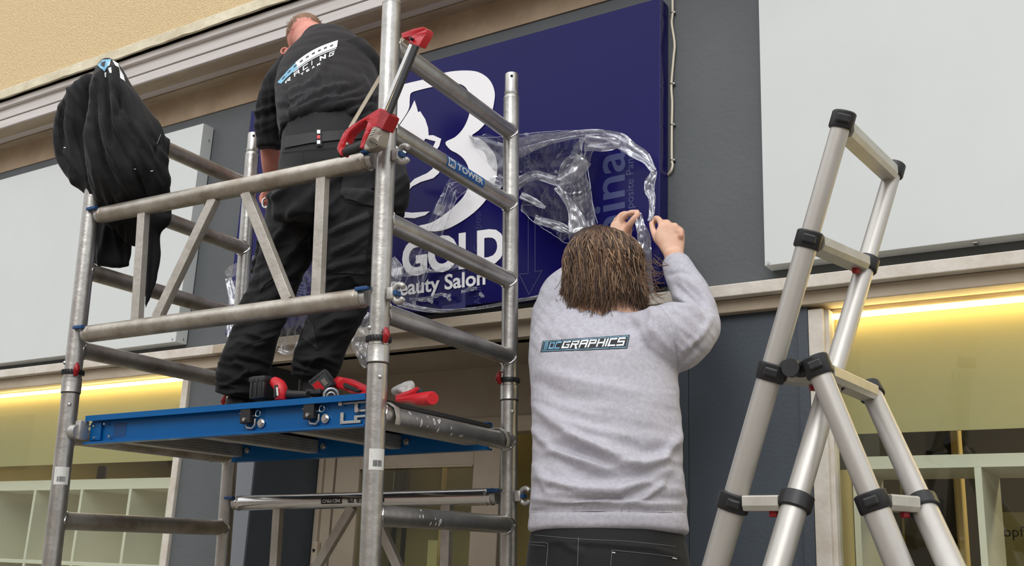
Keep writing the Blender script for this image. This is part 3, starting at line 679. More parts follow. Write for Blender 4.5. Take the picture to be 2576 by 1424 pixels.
# upside-down print on the lower rear rail
def rail_print(txt, x0, x1, ht, m, lift=0.0008, bold=0.0, patch=False, dz=0.0):
    bm = grid_patch(8, 6) if patch else dense(text_mesh(txt, 1, bold), 0.25)
    a0, a1, b0, b1 = bbox2(bm)
    o_ = (CL-Vector((x0, WW, ZR))); o_.x = 0; o_.normalize(); o_ = (o_+Vector((0, 0, dz))).normalized(); up = Vector((0, -o_.z, o_.y)); up = up if up.z > 0 else -up
    for v in bm.verts:
        s = 1-(v.co.x-a0)/(a1-a0); a = -((v.co.y-b0)/(b1-b0)-0.5)*ht/RT
        v.co = Vector((x0+(x1-x0)*s, WW, ZR))+(o_*math.cos(a)+up*math.sin(a))*(RT+lift)
    return obj('rail_print', bm, m, g0)
xa = locy(820, 1258, WW).x; xb_ = locy(872, 1258, WW).x
rail_print('', xa, xb_, 0.019, M['ink'], 0.0006, patch=True); rail_print('PRO', xa+0.006, xb_-0.04, 0.011, M['label_white'], 0.0012, 0.03)
rail_print('MD', xb_-0.036, xb_-0.006, 0.011, M['label_white'], 0.0012, 0.03)
rail_print('MiTOWER PR', locy(885, 1255, WW).x, locy(978, 1252, WW).x, 0.016, M['ink'], 0.001, 0.012)
# ---- platform
pf = thing('scaffold_platform', 'blue framed work platform with black deck inside the scaffold', 'platform', SM)
x0p, x1p = 0.052, 1.045
bm = B(); box(bm, (x0p+0.01, 0.046, 0.118), (x1p+0.012, WW-0.046, 0.130), bevel=0.001); obj('deck', bm, M['ply'], pf)
def channel(y0, s, z0=0.055, z1=0.137):
    # C section open outward; y0 outer lip plane, s direction to the inside
    P = [(0, z1), (0, z1-0.017), (0.002, z1-0.017), (0.002, z1-0.003), (0.022, z1-0.003), (0.022, z0+0.003), (0.002, z0+0.003), (0.002, z0+0.008), (0, z0+0.008), (0, z0), (0.025, z0), (0.025, z1)]
    bm = B(); prism(bm, [Vector((x0p, y0+s*a, b)) for a, b in P], Vector((x1p-x0p, 0, 0))); return bm
def beam_c(y0, s):
    bm = B(); z0, z1 = 0.055, 0.137
    def bx(a0, a1, b0, b1): box(bm, (x0p, min(y0+s*a0, y0+s*a1), b0), (x1p, max(y0+s*a0, y0+s*a1), b1))
    bx(0.020, 0.024, z0, z1); bx(-0.004, 0.0201, z1-0.003, z1); bx(-0.006, -0.003, z1-0.016, z1); bx(-0.004, 0.0201, z0, z0+0.003); bx(-0.006, -0.003, z0, z0+0.006); bx(0.012, 0.0201, z0+0.003, z0+0.009)
    return bm
fb = obj('side_beam', beam_c(0.024, 1), M['blue_beam'], pf); rb = obj('side_beam', beam_c(WW-0.024, -1), M['blue_beam'], pf)
for x in (0.08, 0.40, 0.72, 0.99):
    bm = B(); box(bm, (x-0.02, 0.05, 0.07), (x+0.02, WW-0.05, 0.112), bevel=0.002)
    for k in range(4): box(bm, (x-0.0215, 0.05, 0.076+k*0.008), (x+0.0215, WW-0.05, 0.079+k*0.008))
    obj('cross_member', bm, M['alu_bar'] if x < 0.9 else M['cast'], pf)
    bm = B(); cyl(bm, (x+0.04, WW-0.051, 0.09), (0, 1, 0), 0.010, 0.006, 16); cyl(bm, (x+0.04, WW-0.055, 0.09), (0, 1, 0), 0.006, 0.006, 6); obj('bolt', bm, M['steel'], rb)
for x in (0.661, 0.872):
    bm = B(); box(bm, (x-0.022, 0.02, 0.083), (x+0.012, 0.040, 0.124), bevel=0.003); lt = obj('latch', bm, M['black_plastic'], fb)
    bm = B(); cyl(bm, (x-0.004, 0.018, 0.093), (0, 1, 0), 0.005, 0.006, 14); obj('screw', bm, M['steel'], lt)
    bm = B(); ring_torus(bm, (x+0.028, 0.034, 0.109), (0, 1, 0), 0.008, 0.0014); tube(bm, [(x+0.01, 0.034, 0.104), (x+0.028, 0.034, 0.101)], 0.0016, 8); tube(bm, [(x-0.035, 0.034, 0.113), (x-0.02, 0.034, 0.111)], 0.002, 8); obj('ring_pull', bm, M['steel'], lt, smooth=True)
    bm = B(); tube(bm, [(x-0.012, 0.036, 0.082), (x-0.008, 0.036, 0.073), (x+0.01, 0.036, 0.071), (x+0.018, 0.036, 0.08), (x+0.018, 0.036, 0.096)], 0.003, 8); obj('strike', bm, M['cast'], lt, smooth=True)
    bm = B(); cyl(bm, (x+0.036, 0.040, 0.084), (0, 1, 0), 0.012, 0.003, 24); cyl(bm, (x+0.036, 0.037, 0.084), (0, 1, 0), 0.0085, 0.008, 6); obj('bolt', bm, M['steel'], fb)
bm = B()   # slotted bracket at the right end of the front beam
for (a0, a1, b0, b1) in [(0.955, 1.04, 0.116, 0.122), (1.0, 1.01, 0.096, 0.118), (1.0, 1.04, 0.094, 0.1), (0.957, 0.967, 0.070, 0.096), (0.957, 1.02, 0.066, 0.074), (1.0, 1.01, 0.074, 0.084), (1.0, 1.04, 0.08, 0.086)]: box(bm, (a0, 0.036, b0), (a1, 0.042, b1), bevel=0.0015)
br = obj('end_bracket', bm, M['cast'], fb)
for (x, z) in ((0.96, 0.118), (1.012, 0.098)):
    bm = B(); cyl(bm, (x, 0.034, z), (0, 1, 0), 0.006, 0.008, 12); obj('bolt', bm, M['steel'], br)
bm = B(); box(bm, (0.056, 0.036, 0.066), (0.10, 0.0425, 0.118), bevel=0.001); obj('end_plate', bm, M['blue_beam'], fb)
for (x, z) in ((0.072, 0.108), (0.078, 0.074), (0.115, 0.112), (0.14, 0.075)):
    bm = B(); cyl(bm, (x, 0.035, z), (0, 1, 0), 0.0035, 0.006, 10); obj('rivet', bm, M['steel'], fb)
bm = grid_patch(2, 2)
for v in bm.verts: v.co = Vector((0.17+v.co.x*0.05, 0.0435, 0.093+v.co.y*0.04))
obj('faded_label', bm, M['clip_blue'], fb)
# hooks over the ledgers
for (x, s) in ((0, 1), (LL, -1)):
    for y in (0.052, WW-0.06):
        bm = B(); pts = [(x+s*0.075, y, 0.102), (x+s*0.05, y, 0.112), (x+s*0.02, y, 0.1130), (x-s*0.004, y, 0.1125), (x-s*0.026, y, 0.100), (x-s*0.033, y, 0.075), (x-s*0.03, y, 0.06)]
        tube(bm, pts, [0.012]*7, 8, side=Vector((0, 1, 0)), ry=0.0032, round_ends=0.3); obj('hook', bm, M['cast'], pf, smooth=True)
bm = B(); tube(bm, [(RT+0.002, 0.0, 0.09), (0.05, 0.0, 0.09)], [0.021, 0.019], 20); box(bm, (0.035, -0.002, 0.068), (0.058, 0.03, 0.122), bevel=0.003); obj('end_socket', bm, M['cast'], pf, smooth=True)

# ================================================================== LADDER
ld = thing('telescopic_ladder', 'silver telescopic step ladder with black collars standing at right', 'ladder', Matrix.Identity(4))
def Lp(a, t, b): return a+(b-a)*t
def tnear(A, Bq, px, py):
    best = min(range(0, 1001), key=lambda k: (Vector(pix(Lp(A, k/1000, Bq)))-Vector((px, py))).length); return best/1000
def extend_to_floor(A, Bq):
    t = (A.z-0.02)/(A.z-Bq.z); return A+(Bq-A)*t
A1 = at(2121, 298, 2.22); A1b = at(1800, 1424, 2.30)
A2 = atz(2248, 425, A1.z); t4 = tnear(A1, A1b, 1848, 1264)
p4 = Lp(A1, t4, A1b); f4 = atz(2002, 1262, p4.z); A2b = Lp(A2, 1/t4, f4)
B1 = at(2056, 922, 2.262); B1b = at(2262, 1424, 2.30)
B2 = atz(2190, 985, B1.z+0.0); tb4 = tnear(B1, B1b, 2196, 1262); pb4 = Lp(B1, tb4, B1b); fb4 = atz(2322, 1272, pb4.z); B2b = Lp(B2, 1/tb4, fb4)
def stile(A, Bq, ts, rs, par=ld):
    E_ = extend_to_floor(A, Bq); tot = (E_-A).length/(Bq-A).length
    cuts = [0]+ts+[tot]
    for i in range(len(cuts)-1):
        bm = B(); n_ = Vector((0, 1, 0)); tube(bm, [Lp(A, cuts[i], Bq), Lp(A, cuts[i+1], Bq)], rs[min(i, len(rs)-1)], 28, side=n_, ry=rs[min(i, len(rs)-1)]*1.12)
        obj('stile_section', bm, M['lad'], par, smooth=True)
    bm = B(); d = (E_-A).normalized(); tube(bm, [E_-d*0.06, E_+d*0.01], rs[-1]+0.004, 20); obj('foot', bm, M['black_rubber'], par, smooth=True)
tA = [tnear(A1, A1b, 2036, 605), tnear(A1, A1b, 1937, 936), t4]; tA += [t4+(t4-tA[1])]
tA.append(tA[-1]+(t4-tA[1])); tA.append(tA[-1]+(t4-tA[1])); tA.append(tA[-1]+(t4-tA[1]))
stile(A1, A1b, tA, [0.0190, 0.0215, 0.024, 0.0265, 0.029, 0.031, 0.033]); stile(A2, A2b, tA, [0.0190, 0.0205, 0.023, 0.0255, 0.028, 0.03, 0.032])
tB = [tb4, 2*tb4, 3*tb4, 4*tb4]
stile(B1, B1b, tB, [0.0215, 0.0255, 0.028, 0.031]); stile(B2, B2b, tB, [0.0215, 0.0245, 0.027, 0.03])
def collar(P, d, r, tab_dir, big=1.0, h=0.045, tab=True):
    bm = B(); d = d.normalized()
    tube(bm, [P-d*h*0.5, P-d*h*0.42, P+d*h*0.42, P+d*h*0.5], [r*1.1, r*1.24, r*1.24, r*1.14], 28, side=Vector((0, 1, 0)), ry=[r*1.25, r*1.4, r*1.4, r*1.3])
    c = obj('collar', bm, M['black_plastic'], ld, smooth=True)
    if tab:
        bm = B(); td = (tab_dir-d*tab_dir.dot(d)).normalized(); sd_ = d.cross(td); frame_box(bm, P+td*r*1.25, td, sd_, d, 0.014, 0.03, 0.02, 0.004); frame_box(bm, P+td*r*1.42, td, sd_, d, 0.006, 0.016, 0.014, 0.002); obj('release_tab', bm, M['black_plastic'], c)
    return c
def rung(P, Q, r1, r2, hh=0.030, wd=0.052, red=True, up=None):
    ax = (Q-P).normalized(); sd_ = Vector((1, 0, 0)) if up is None else up; zz = ax.cross(sd_).normalized(); zz = zz if zz.z > 0 else -zz; sd_ = zz.cross(ax).normalized()
    bm = B(); a = P+ax*r1*1.15; b = Q-ax*r2*1.15
    prof = [(-wd/2, -hh*0.2), (-wd*0.36, -hh*0.55), (wd*0.36, -hh*0.55), (wd/2, -hh*0.2), (wd/2, hh*0.42), (wd*0.46, hh*0.5), (-wd*0.46, hh*0.5), (-wd/2, hh*0.42)]
    prism(bm, [a+sd_*x+zz*y for x, y in prof], b-a)
    for k in range(6): x = -wd*0.38+k*wd*0.15; frame_box(bm, (a+b)/2+sd_*x+zz*hh*0.52, ax, sd_, zz, (b-a).length, 0.003, 0.002)
    r = obj('rung', bm, M['lad_rung'], ld)
    if red:
        bm = B(); frame_box(bm, b-ax*0.02-zz*hh*0.72+sd_*0.0, ax, sd_, zz, 0.018, 0.014, 0.014, 0.003); obj('release_button', bm, M['darkred'], r)
toC = (CAMP-A1).normalized()
dA = A1b-A1; dB = B1b-B1; dA2 = A2b-A2; dB2 = B2b-B2
collar(A1+dA.normalized()*0.005, dA, 0.0195, toC, h=0.04); collar(A2+dA2.normalized()*0.005, dA2, 0.0195, toC, h=0.036, tab=False); rung(A1+dA.normalized()*0.02, A2+dA2.normalized()*0.02, 0.019, 0.019, 0.034, 0.045, red=False)
rad = [0.0215, 0.024, 0.0265, 0.029, 0.031, 0.033]
for i, t in enumerate(tA[:6]):
    P = Lp(A1, t, A1b); Q = Lp(A2, t, A2b)
    collar(P, dA, rad[i], toC, h=0.040); collar(Q, dA2, rad[i], toC, h=0.036, tab=False); rung(P+Vector((0, 0, -0.004)), Q+Vector((0, 0, -0.004)), rad[i], rad[i])
collar(B1, dB, 0.022, toC, h=0.045); collar(B2, dB2, 0.022, toC, h=0.036, tab=False); rung(B1+dB.normalized()*0.012, B2+dB2.normalized()*0.012, 0.0215, 0.0215, 0.032, 0.05, red=False)
for i, t in enumerate(tB[:4]):
    P = Lp(B1, t, B1b); Q = Lp(B2, t, B2b); r_ = [0.0245, 0.027, 0.029, 0.031][i]
    collar(P, dB, r_, toC, h=0.040); collar(Q, dB2, r_, toC, h=0.036, tab=False); rung(P, Q, r_, r_)
# hinges joining the two halves
for (P, Q) in ((Lp(A1, tA[1], A1b), B1), (Lp(A2, tA[1], A2b), B2)):
    bm = B(); m_ = (P+Q)/2; tube(bm, catmull([P+(Q-P)*0.15, m_+Vector((0, -0.012, 0.006)), m_+(Q-P)*0.1+Vector((0, 0.006, 0)), Q-(Q-P)*0.1], 5), [0.018]*16, 14, side=Vector((0, 0, 1)), ry=[0.010]*16)
    cyl(bm, m_+Vector((0, -0.016, 0)), (0, 1, 0), 0.020, 0.014, 20); obj('hinge', bm, M['black_plastic'], ld, smooth=True)

# ================================================================== SOFT SHAPES
M['sweat'] = mat('grey_sweatshirt', srgb(196, 194, 202), 0.95, col2=srgb(174, 172, 181), vscale=90, bump=0.12, bscale=220, spec=0.2)
M['tee'] = mat('black_tshirt', (0.017, 0.016, 0.018), 0.9, bump=0.1, bscale=260, spec=0.25)
M['work'] = mat('black_work_cloth', (0.009, 0.009, 0.0105), 0.75, bump=0.1, bscale=300, spec=0.35)
M['work_grey'] = mat('charcoal_work_cloth', (0.026, 0.026, 0.029), 0.75, bump=0.1, bscale=300, spec=0.3)
M['soft'] = mat('softshell_black', (0.008, 0.008, 0.009), 0.8, bump=0.08, bscale=300, spec=0.3)
M['skin'] = mat('skin', srgb(232, 192, 166), 0.5, col2=srgb(216, 164, 138), vscale=14, bump=0.06, bscale=120, spec=0.35)
M['skin_pink'] = mat('skin_pink', srgb(226, 160, 142), 0.5, col2=srgb(205, 128, 112), vscale=18, bump=0.06, bscale=120, spec=0.35)
M['skin'].node_tree.nodes['Principled BSDF'].inputs['Subsurface Weight'].default_value = 0.08
M['skin_pink'].node_tree.nodes['Principled BSDF'].inputs['Subsurface Weight'].default_value = 0.08
M['hair_dark'] = mat('hair_dark_brown', (0.045, 0.022, 0.012), 0.45, spec=0.5)
M['hair_mid'] = mat('hair_brown', (0.15, 0.08, 0.04), 0.42, spec=0.5)
M['hair_fair'] = mat('hair_fair', (0.36, 0.225, 0.125), 0.42, spec=0.5)
M['hair_ginger'] = mat('hair_ginger_short', (0.34, 0.20, 0.12), 0.7, col2=(0.22, 0.125, 0.075), vscale=60, bump=0.6, bscale=260)
M['print_white'] = mat('print_white', srgb(238, 242, 244), 0.6)
M['print_blue'] = mat('print_blue', srgb(120, 178, 208), 0.6)
M['print_black'] = mat('print_black', (0.012, 0.012, 0.016), 0.6)
M['leather'] = mat('dark_leather', (0.016, 0.015, 0.015), 0.5, bump=0.2, bscale=120)
def np_pix(co):
    R = np.array(CAMR.transposed()); q_ = (co-np.array(CAMP)) @ R.T
    return np.stack([1288+FPX*q_[:, 0]/-q_[:, 2], 712-FPX*q_[:, 1]/-q_[:, 2]], 1)
def remesh(bm, voxel, smooth=4, sub=0, ratio=None):
    bmesh.ops.recalc_face_normals(bm, faces=bm.faces[:])
    me = bpy.data.meshes.new('tmp'); bm.to_mesh(me); bm.free(); o = bpy.data.objects.new('tmp', me); COL.objects.link(o)
    md = o.modifiers.new('r', 'REMESH'); md.mode = 'VOXEL'; md.voxel_size = voxel; md.adaptivity = 0
    if smooth:
        s_ = o.modifiers.new('s', 'SMOOTH'); s_.iterations = smooth; s_.factor = 0.5
    if sub:
        u_ = o.modifiers.new('u', 'SUBSURF'); u_.levels = sub; u_.render_levels = sub
    dg = bpy.context.evaluated_depsgraph_get(); m2 = bpy.data.meshes.new_from_object(o.evaluated_get(dg))
    bpy.data.objects.remove(o); bpy.data.meshes.remove(me); return m2
def get_co(me):
    a = np.empty(len(me.vertices)*3); me.vertices.foreach_get('co', a); n_ = np.empty(len(me.vertices)*3); me.vertices.foreach_get('normal', n_); return a.reshape(-1, 3), n_.reshape(-1, 3)
def set_co(me, co): me.vertices.foreach_set('co', co.ravel()); me.update()
def pnoise(co, scale, seed=0, stretch=(1, 1, 1)):
    st_ = np.array(stretch)
    return np.array([noise.noise(Vector(((c*st_*scale)[0]+seed*7.3, (c*st_*scale)[1], (c*st_*scale)[2]))) for c in co])
FOLD = 2.0
def folds(me, lines, amp_noise=0.0, nscale=10, stretch=(1, 1, 1), seed=0, front=True, wr=()):
    """lines: (polyline px, width px, amplitude m). Ridges (or grooves when negative) pressed into the cloth."""
    co, nn = get_co(me); P = np_pix(co); tocam = np.array(CAMP)-co; tocam /= np.linalg.norm(tocam, axis=1)[:, None]
    fac = np.clip((nn*tocam).sum(1)*2.5, 0, 1) if front else np.ones(len(co)); d_ = np.zeros(len(co))
    for pts, wd, am in lines:
        pts = np.array(pts, float); best = np.full(len(co), 1e9); tt = np.zeros(len(co)); L_ = np.hypot(*(pts[1:]-pts[:-1]).T); cum = np.r_[0, np.cumsum(L_)]
        for i in range(len(pts)-1):
            a, b = pts[i], pts[i+1]; ab = b-a; t = np.clip(((P-a) @ ab)/(ab @ ab), 0, 1); dd = np.hypot(*(P-(a+t[:, None]*ab)).T)
            mm = dd < best; best[mm] = dd[mm]; tt[mm] = (cum[i]+t[mm]*L_[i])/cum[-1]
        taper = np.clip(np.sin(np.pi*np.clip(tt*0.9+0.05, 0, 1)), 0, 1)**0.6
        d_ += FOLD*am*taper*np.exp(-(best/wd)**2)
    for (ang, wl, ln, am, y0, y1) in wr:      # families of soft creases: angle, spacing, length, height, rows
        ca, sa = math.cos(ang), math.sin(ang); U = (P[:, 0]*ca+P[:, 1]*sa)/ln; V = (-P[:, 0]*sa+P[:, 1]*ca)/wl
        nz_ = np.array([1-abs(noise.noise(Vector((u_, v_, seed+3.3))))*2.6 for u_, v_ in zip(U, V)])
        win = np.clip((P[:, 1]-y0)/25, 0, 1)*np.clip((y1-P[:, 1])/25, 0, 1); d_ += am*nz_*win
    d_ *= fac
    if amp_noise: d_ += amp_noise*pnoise(co, nscale, seed, stretch)
    set_co(me, co+nn*d_[:, None])
CR = CAMR @ Vector((1, 0, 0)); CU = CAMR @ Vector((0, 1, 0))
def loft_px(bm, st_, side=None, seg=28, thick=None, ends=0.5, res=3):
    """st_: (px, py, half-width px, Y[, thickness m])"""
    pts = [at(s[0], s[1], s[3]) for s in st_]; rx = [m_px(s[2], p) for s, p in zip(st_, pts)]
    ry = [s[4] if len(s) > 4 else r for s, r in zip(st_, rx)]
    if res > 1 and len(pts) > 2:
        pts2 = catmull(pts, res); rx = catmull(rx, res); ry = catmull(ry, res); pts = pts2
    tube(bm, pts, rx, seg, side=side, ry=ry, round_ends=ends)
def sph(bm, c, rx, ry, rz, rot=None):
    mt = Matrix.Translation(c) @ ((rot.to_4x4()) if rot else Matrix.Identity(4)) @ Matrix.Diagonal((rx, ry, rz, 1))
    bmesh.ops.create_uvsphere(bm, u_segments=24, v_segments=16, radius=1.0, matrix=mt)
def bvh_of(o): 
    me = o.data; return BVHTree.FromPolygons([v.co.copy() for v in me.vertices], [list(p.vertices) for p in me.polygons])
def decal(bm, pxfun, bvh, m, name, parent, lift=0.0015, mx=None, th=0):
    """lay a flat mesh (already subdivided) on a garment: pxfun maps (x,y) to a pixel, the ray finds the cloth"""
    bad = []
    for v in bm.verts:
        px, py = pxfun(v.co.x, v.co.y); d = ray(px, py).normalized(); h = bvh.ray_cast(CAMP, d)
        if h[0] is None: bad.append(v); continue
        n_ = h[1]; n_ = n_ if n_.dot(d) < 0 else -n_; v.co = h[0]+n_*lift
    bmesh.ops.delete(bm, geom=bad, context='VERTS')
    return obj(name, bm, m, parent)
def bilin(bb, TL, TR, BR, BL):
    x0, x1, y0, y1 = bb
    def f(x, y):
        s = (x-x0)/(x1-x0); t = (y-y0)/(y1-y0)
        return ((BL[0]*(1-s)+BR[0]*s)*(1-t)+(TL[0]*(1-s)+TR[0]*s)*t, (BL[1]*(1-s)+BR[1]*s)*(1-t)+(TL[1]*(1-s)+TR[1]*s)*t)
    return f
def decal_poly(pts, bvh, m, name, parent, lift=0.0015, mx=3.5):
    bm = B(); prism(bm, [Vector((x, y, 0)) for x, y in pts], Vector((0, 0, 1)))
    bmesh.ops.delete(bm, geom=[v for v in bm.verts if v.co.z > 0.5], context='VERTS'); dense(bm, mx)
    return decal(bm, lambda x, y: (x, y), bvh, m, name, parent, lift)
def seam(pts, bvh, m, name, parent, r=0.0012, lift=0.0005, n=6):
    out = []
    for p in catmull([Vector((x, y, 0)) for x, y in pts], n):
        h = bvh.ray_cast(CAMP, ray(p.x, p.y).normalized())
        if h[0] is not None: out.append(h[0]-ray(p.x, p.y).normalized()*lift)
    if len(out) < 2: return None
    bm = B(); tube(bm, out, r, 6); return obj(name, bm, m, parent, smooth=True)
def finger(bm, pts, r0, r1):
    """pts: 3-D joints"""
    P = catmull(pts, 3); n_ = len(P); tube(bm, P, [r0+(r1-r0)*i/(n_-1) for i in range(n_)], 12, round_ends=0.9)

# ================================================================== PERSON IN THE GREY SWEATSHIRT
side2 = (Rz(math.radians(25)) @ Vector((1, 0, 0)))
p2_ = thing('person', 'person with shoulder-length brown hair in grey sweatshirt peeling film off the blue sign', 'person', Matrix.Identity(4))
hc = at(1517, 662, 2.65)
def build_body2():
    bm = B()
    loft_px(bm, [(1528,1300,150,2.52,0.09),(1525,1150,140,2.54,0.09),(1518,980,140,2.56,0.095),(1512,860,140,2.60,0.09),(1525,800,105,2.62,0.07),(1532,770,60,2.64,0.06)], side2)
    loft_px(bm, [(1530,800,40,2.65),(1528,745,40,2.65),(1522,700,44,2.65)])
    rot = Rz(math.radians(22)) @ Rx(0.12)
    sph(bm, hc, 0.074, 0.094, 0.102, rot); sph(bm, hc+rot @ Vector((0, 0.045, -0.045)), 0.056, 0.058, 0.07, rot)
    sph(bm, hc+rot @ Vector((0, 0.105, -0.025)), 0.012, 0.018, 0.02, rot)          # nose
    sph(bm, hc+rot @ Vector((0, 0.094, -0.068)), 0.022, 0.010, 0.007, rot); sph(bm, hc+rot @ Vector((0, 0.088, -0.10)), 0.022, 0.018, 0.016, rot)
    for s in (-1, 1):
        sph(bm, hc+rot @ Vector((s*0.030, 0.088, 0.0)), 0.014, 0.008, 0.009, rot)
        sph(bm, hc+rot @ Vector((s*0.079, 0.002, -0.025)), 0.007, 0.018, 0.030, rot)
    loft_px(bm, [(1662,845,50,2.62),(1715,835,42,2.68),(1755,822,34,2.76),(1742,770,32,2.80),(1722,715,28,2.835),(1703,668,25,2.855),(1695,640,25.5,2.865)], ends=0.3)
    loft_px(bm, [(1400,830,45,2.63),(1392,775,38,2.74),(1418,730,32,2.84),(1490,680,28,2.88),(1545,628,25,2.895),(1566,600,25,2.90)], ends=0.3)
    # right hand: back of the hand towards us, thumb on its left side
    sR = CR
    loft_px(bm, [(1695,640,25,2.865,0.020),(1690,618,33,2.868,0.019),(1686,594,38,2.87,0.018),(1688,575,34,2.872,0.015)], side=sR, seg=20, ends=0.4)
    J = lambda x, y, Y: at(x, y, Y)
    finger(bm, [J(1664,582,2.868), J(1661,557,2.868), J(1650,549,2.888), J(1644,562,2.905)], 0.0105, 0.0085)
    finger(bm, [J(1682,580,2.87), J(1681,562,2.87), J(1672,560,2.895), J(1660,574,2.912)], 0.0105, 0.0085)
    finger(bm, [J(1699,584,2.87), J(1699,568,2.872), J(1690,570,2.898), J(1676,586,2.915)], 0.0100, 0.0080)
    finger(bm, [J(1713,594,2.868), J(1713,581,2.872), J(1704,584,2.896), J(1690,600,2.91)], 0.0090, 0.0070)
    finger(bm, [J(1676,626,2.862), J(1655,606,2.86), J(1644,582,2.868), J(1639,562,2.885)], 0.0130, 0.0085)
    # left hand: thumb and index pinch the film
    loft_px(bm, [(1566,600,24,2.90,0.018),(1562,580,29,2.90,0.017),(1563,566,27,2.90,0.014)], side=CR, seg=20, ends=0.4)
    finger(bm, [J(1560,572,2.90), J(1566,549,2.89), J(1582,536,2.888), J(1604,533,2.895)], 0.0100, 0.0078)
    finger(bm, [J(1574,584,2.90), J(1585,564,2.885), J(1596,549,2.882), J(1606,539,2.89)], 0.0125, 0.0085)
    finger(bm, [J(1553,570,2.91), J(1556,548,2.92), J(1570,537,2.93), J(1588,540,2.938)], 0.0100, 0.0078)
    finger(bm, [J(1546,576,2.92), J(1548,556,2.935), J(1560,546,2.945), J(1576,548,2.95)], 0.0095, 0.0075)
    finger(bm, [J(1542,586,2.92), J(1541,568,2.94), J(1550,558,2.95), J(1563,559,2.955)], 0.0085, 0.0068)
    # legs
    for s in (-1, 1):
        hip = at(1528, 1340, 2.52)+side2*s*0.095; kn = hip+Vector((s*0.01, 0.02, -0.40)); an = kn+Vector((s*0.01, -0.02, -0.38))
        tube(bm, catmull([hip, (hip+kn)/2, kn, (kn+an)/2+Vector((0, -0.01, 0)), an], 3), [0.08, 0.078, 0.075, 0.07, 0.065, 0.06, 0.056, 0.054, 0.052, 0.05, 0.045, 0.04, 0.038], 20, round_ends=0.4)
        tube(bm, [an+Vector((0, -0.03, -0.03)), an+Vector((0, 0.06, -0.045)), an+Vector((0, 0.14, -0.05))], [0.035, 0.036, 0.028], 16, side=Vector((1, 0, 0)), round_ends=0.6)
    return remesh(bm, 0.0042, 2)
bm2 = build_body2()
body2 = obj('body', bm2, M['skin'], p2_, smooth='all')
# sweatshirt
def build_sweat():
    bm = B()
    loft_px(bm, [(1530,1336,203,2.51,0.122),(1530,1312,200,2.512,0.124),(1530,1290,196,2.515,0.124),(1529,1276,199,2.517,0.134),(1527,1240,195,2.52,0.136),(1527,1180,190,2.53,0.132),(1526,1100,187,2.54,0.128),(1522,1010,186,2.555,0.126),(1516,930,184,2.575,0.124),(1509,870,180,2.60,0.108),(1507,828,166,2.625,0.088),(1516,800,138,2.64,0.070),(1526,784,104,2.65,0.060),(1529,770,84,2.652,0.056),(1530,756,62,2.652,0.052)], side2, seg=48, ends=0.12)
    loft_px(bm, [(1600,862,74,2.63),(1655,855,84,2.63),(1705,845,88,2.65),(1742,832,68,2.70),(1760,815,52,2.75),(1752,775,50,2.785),(1733,728,47,2.815),(1714,690,41,2.838),(1703,668,37,2.85),(1699,656,35,2.855)], seg=36, ends=0.05, res=4)
    loft_px(bm, [(1402,865,70,2.62),(1390,815,56,2.68),(1393,772,48,2.75),(1414,728,46,2.82),(1450,700,42,2.86),(1500,668,38,2.875),(1520,650,34,2.88)], seg=32, ends=0.05, res=4)
    return remesh(bm, 0.0055, 5)
sm = build_sweat()
folds(sm, [
 ([(1352,1028),(1400,1068),(1470,1110),(1580,1150),(1600,1168)], 13, 0.010), ([(1375,1040),(1430,1065),(1500,1088),(1570,1100)], 12, 0.006),
 ([(1430,1100),(1500,1130),(1560,1165),(1610,1175),(1660,1160),(1700,1110),(1712,1080)], 13, 0.011), ([(1345,1085),(1390,1130),(1450,1158),(1530,1180)], 12, 0.010),
 ([(1350,1180),(1390,1215),(1460,1232),(1560,1232),(1640,1205),(1680,1185)], 13, 0.011), ([(1360,1200),(1380,1240),(1440,1250),(1540,1262)], 10, 0.006),
 ([(1580,1262),(1620,1250),(1660,1225),(1670,1210)], 9, 0.007), ([(1400,1150),(1480,1195),(1560,1205),(1650,1198)], 14, -0.008), ([(1380,1120),(1450,1140),(1530,1168)], 10, -0.006),
 ([(1365,930),(1420,950),(1500,970),(1600,985)], 16, 0.005), ([(1350,960),(1420,1000),(1500,1015)], 16, -0.005), ([(1560,1110),(1620,1135),(1690,1130)], 14, -0.006),
 ([(1340,1255),(1420,1262),(1520,1262),(1620,1268),(1710,1268)], 8, 0.006), ([(1335,1286),(1430,1285),(1530,1283),(1630,1286),(1725,1287)], 4, -0.006),
 ([(1400,1250),(1470,1254),(1560,1258)], 6, -0.006),
 ([(1690,780),(1700,850),(1708,930)], 5, -0.004), ([(1720,700),(1760,735),(1790,770)], 7, 0.005), ([(1695,715),(1735,745),(1780,790)], 6, -0.005), ([(1700,740),(1730,765),(1770,800)], 7, 0.005),
 ([(1705,770),(1740,785),(1780,830)], 7, -0.005), ([(1720,880),(1760,850),(1790,800)], 9, 0.005), ([(1712,920),(1745,880),(1770,840)], 8, -0.005), ([(1480,800),(1560,830),(1640,810)], 18, -0.006), ([(1400,830),(1470,850),(1560,850),(1650,830)], 18, 0.004),
 ([(1635,760),(1640,800),(1630,860)], 10, 0.005), ([(1380,840),(1420,790),(1450,780)], 12, 0.004), ([(1680,692),(1712,684),(1742,690)], 5, -0.003)],
 amp_noise=0.0035, nscale=11, stretch=(1, 1, 1.8), seed=2, wr=[(0.25, 34, 190, 0.0035, 960, 1275), (-0.2, 30, 160, 0.0025, 1080, 1270), (0.9, 22, 110, 0.004, 680, 900)])
sw = obj('sweatshirt', sm, M['sweat'], p2_, smooth='all')
bv = bvh_of(sw)
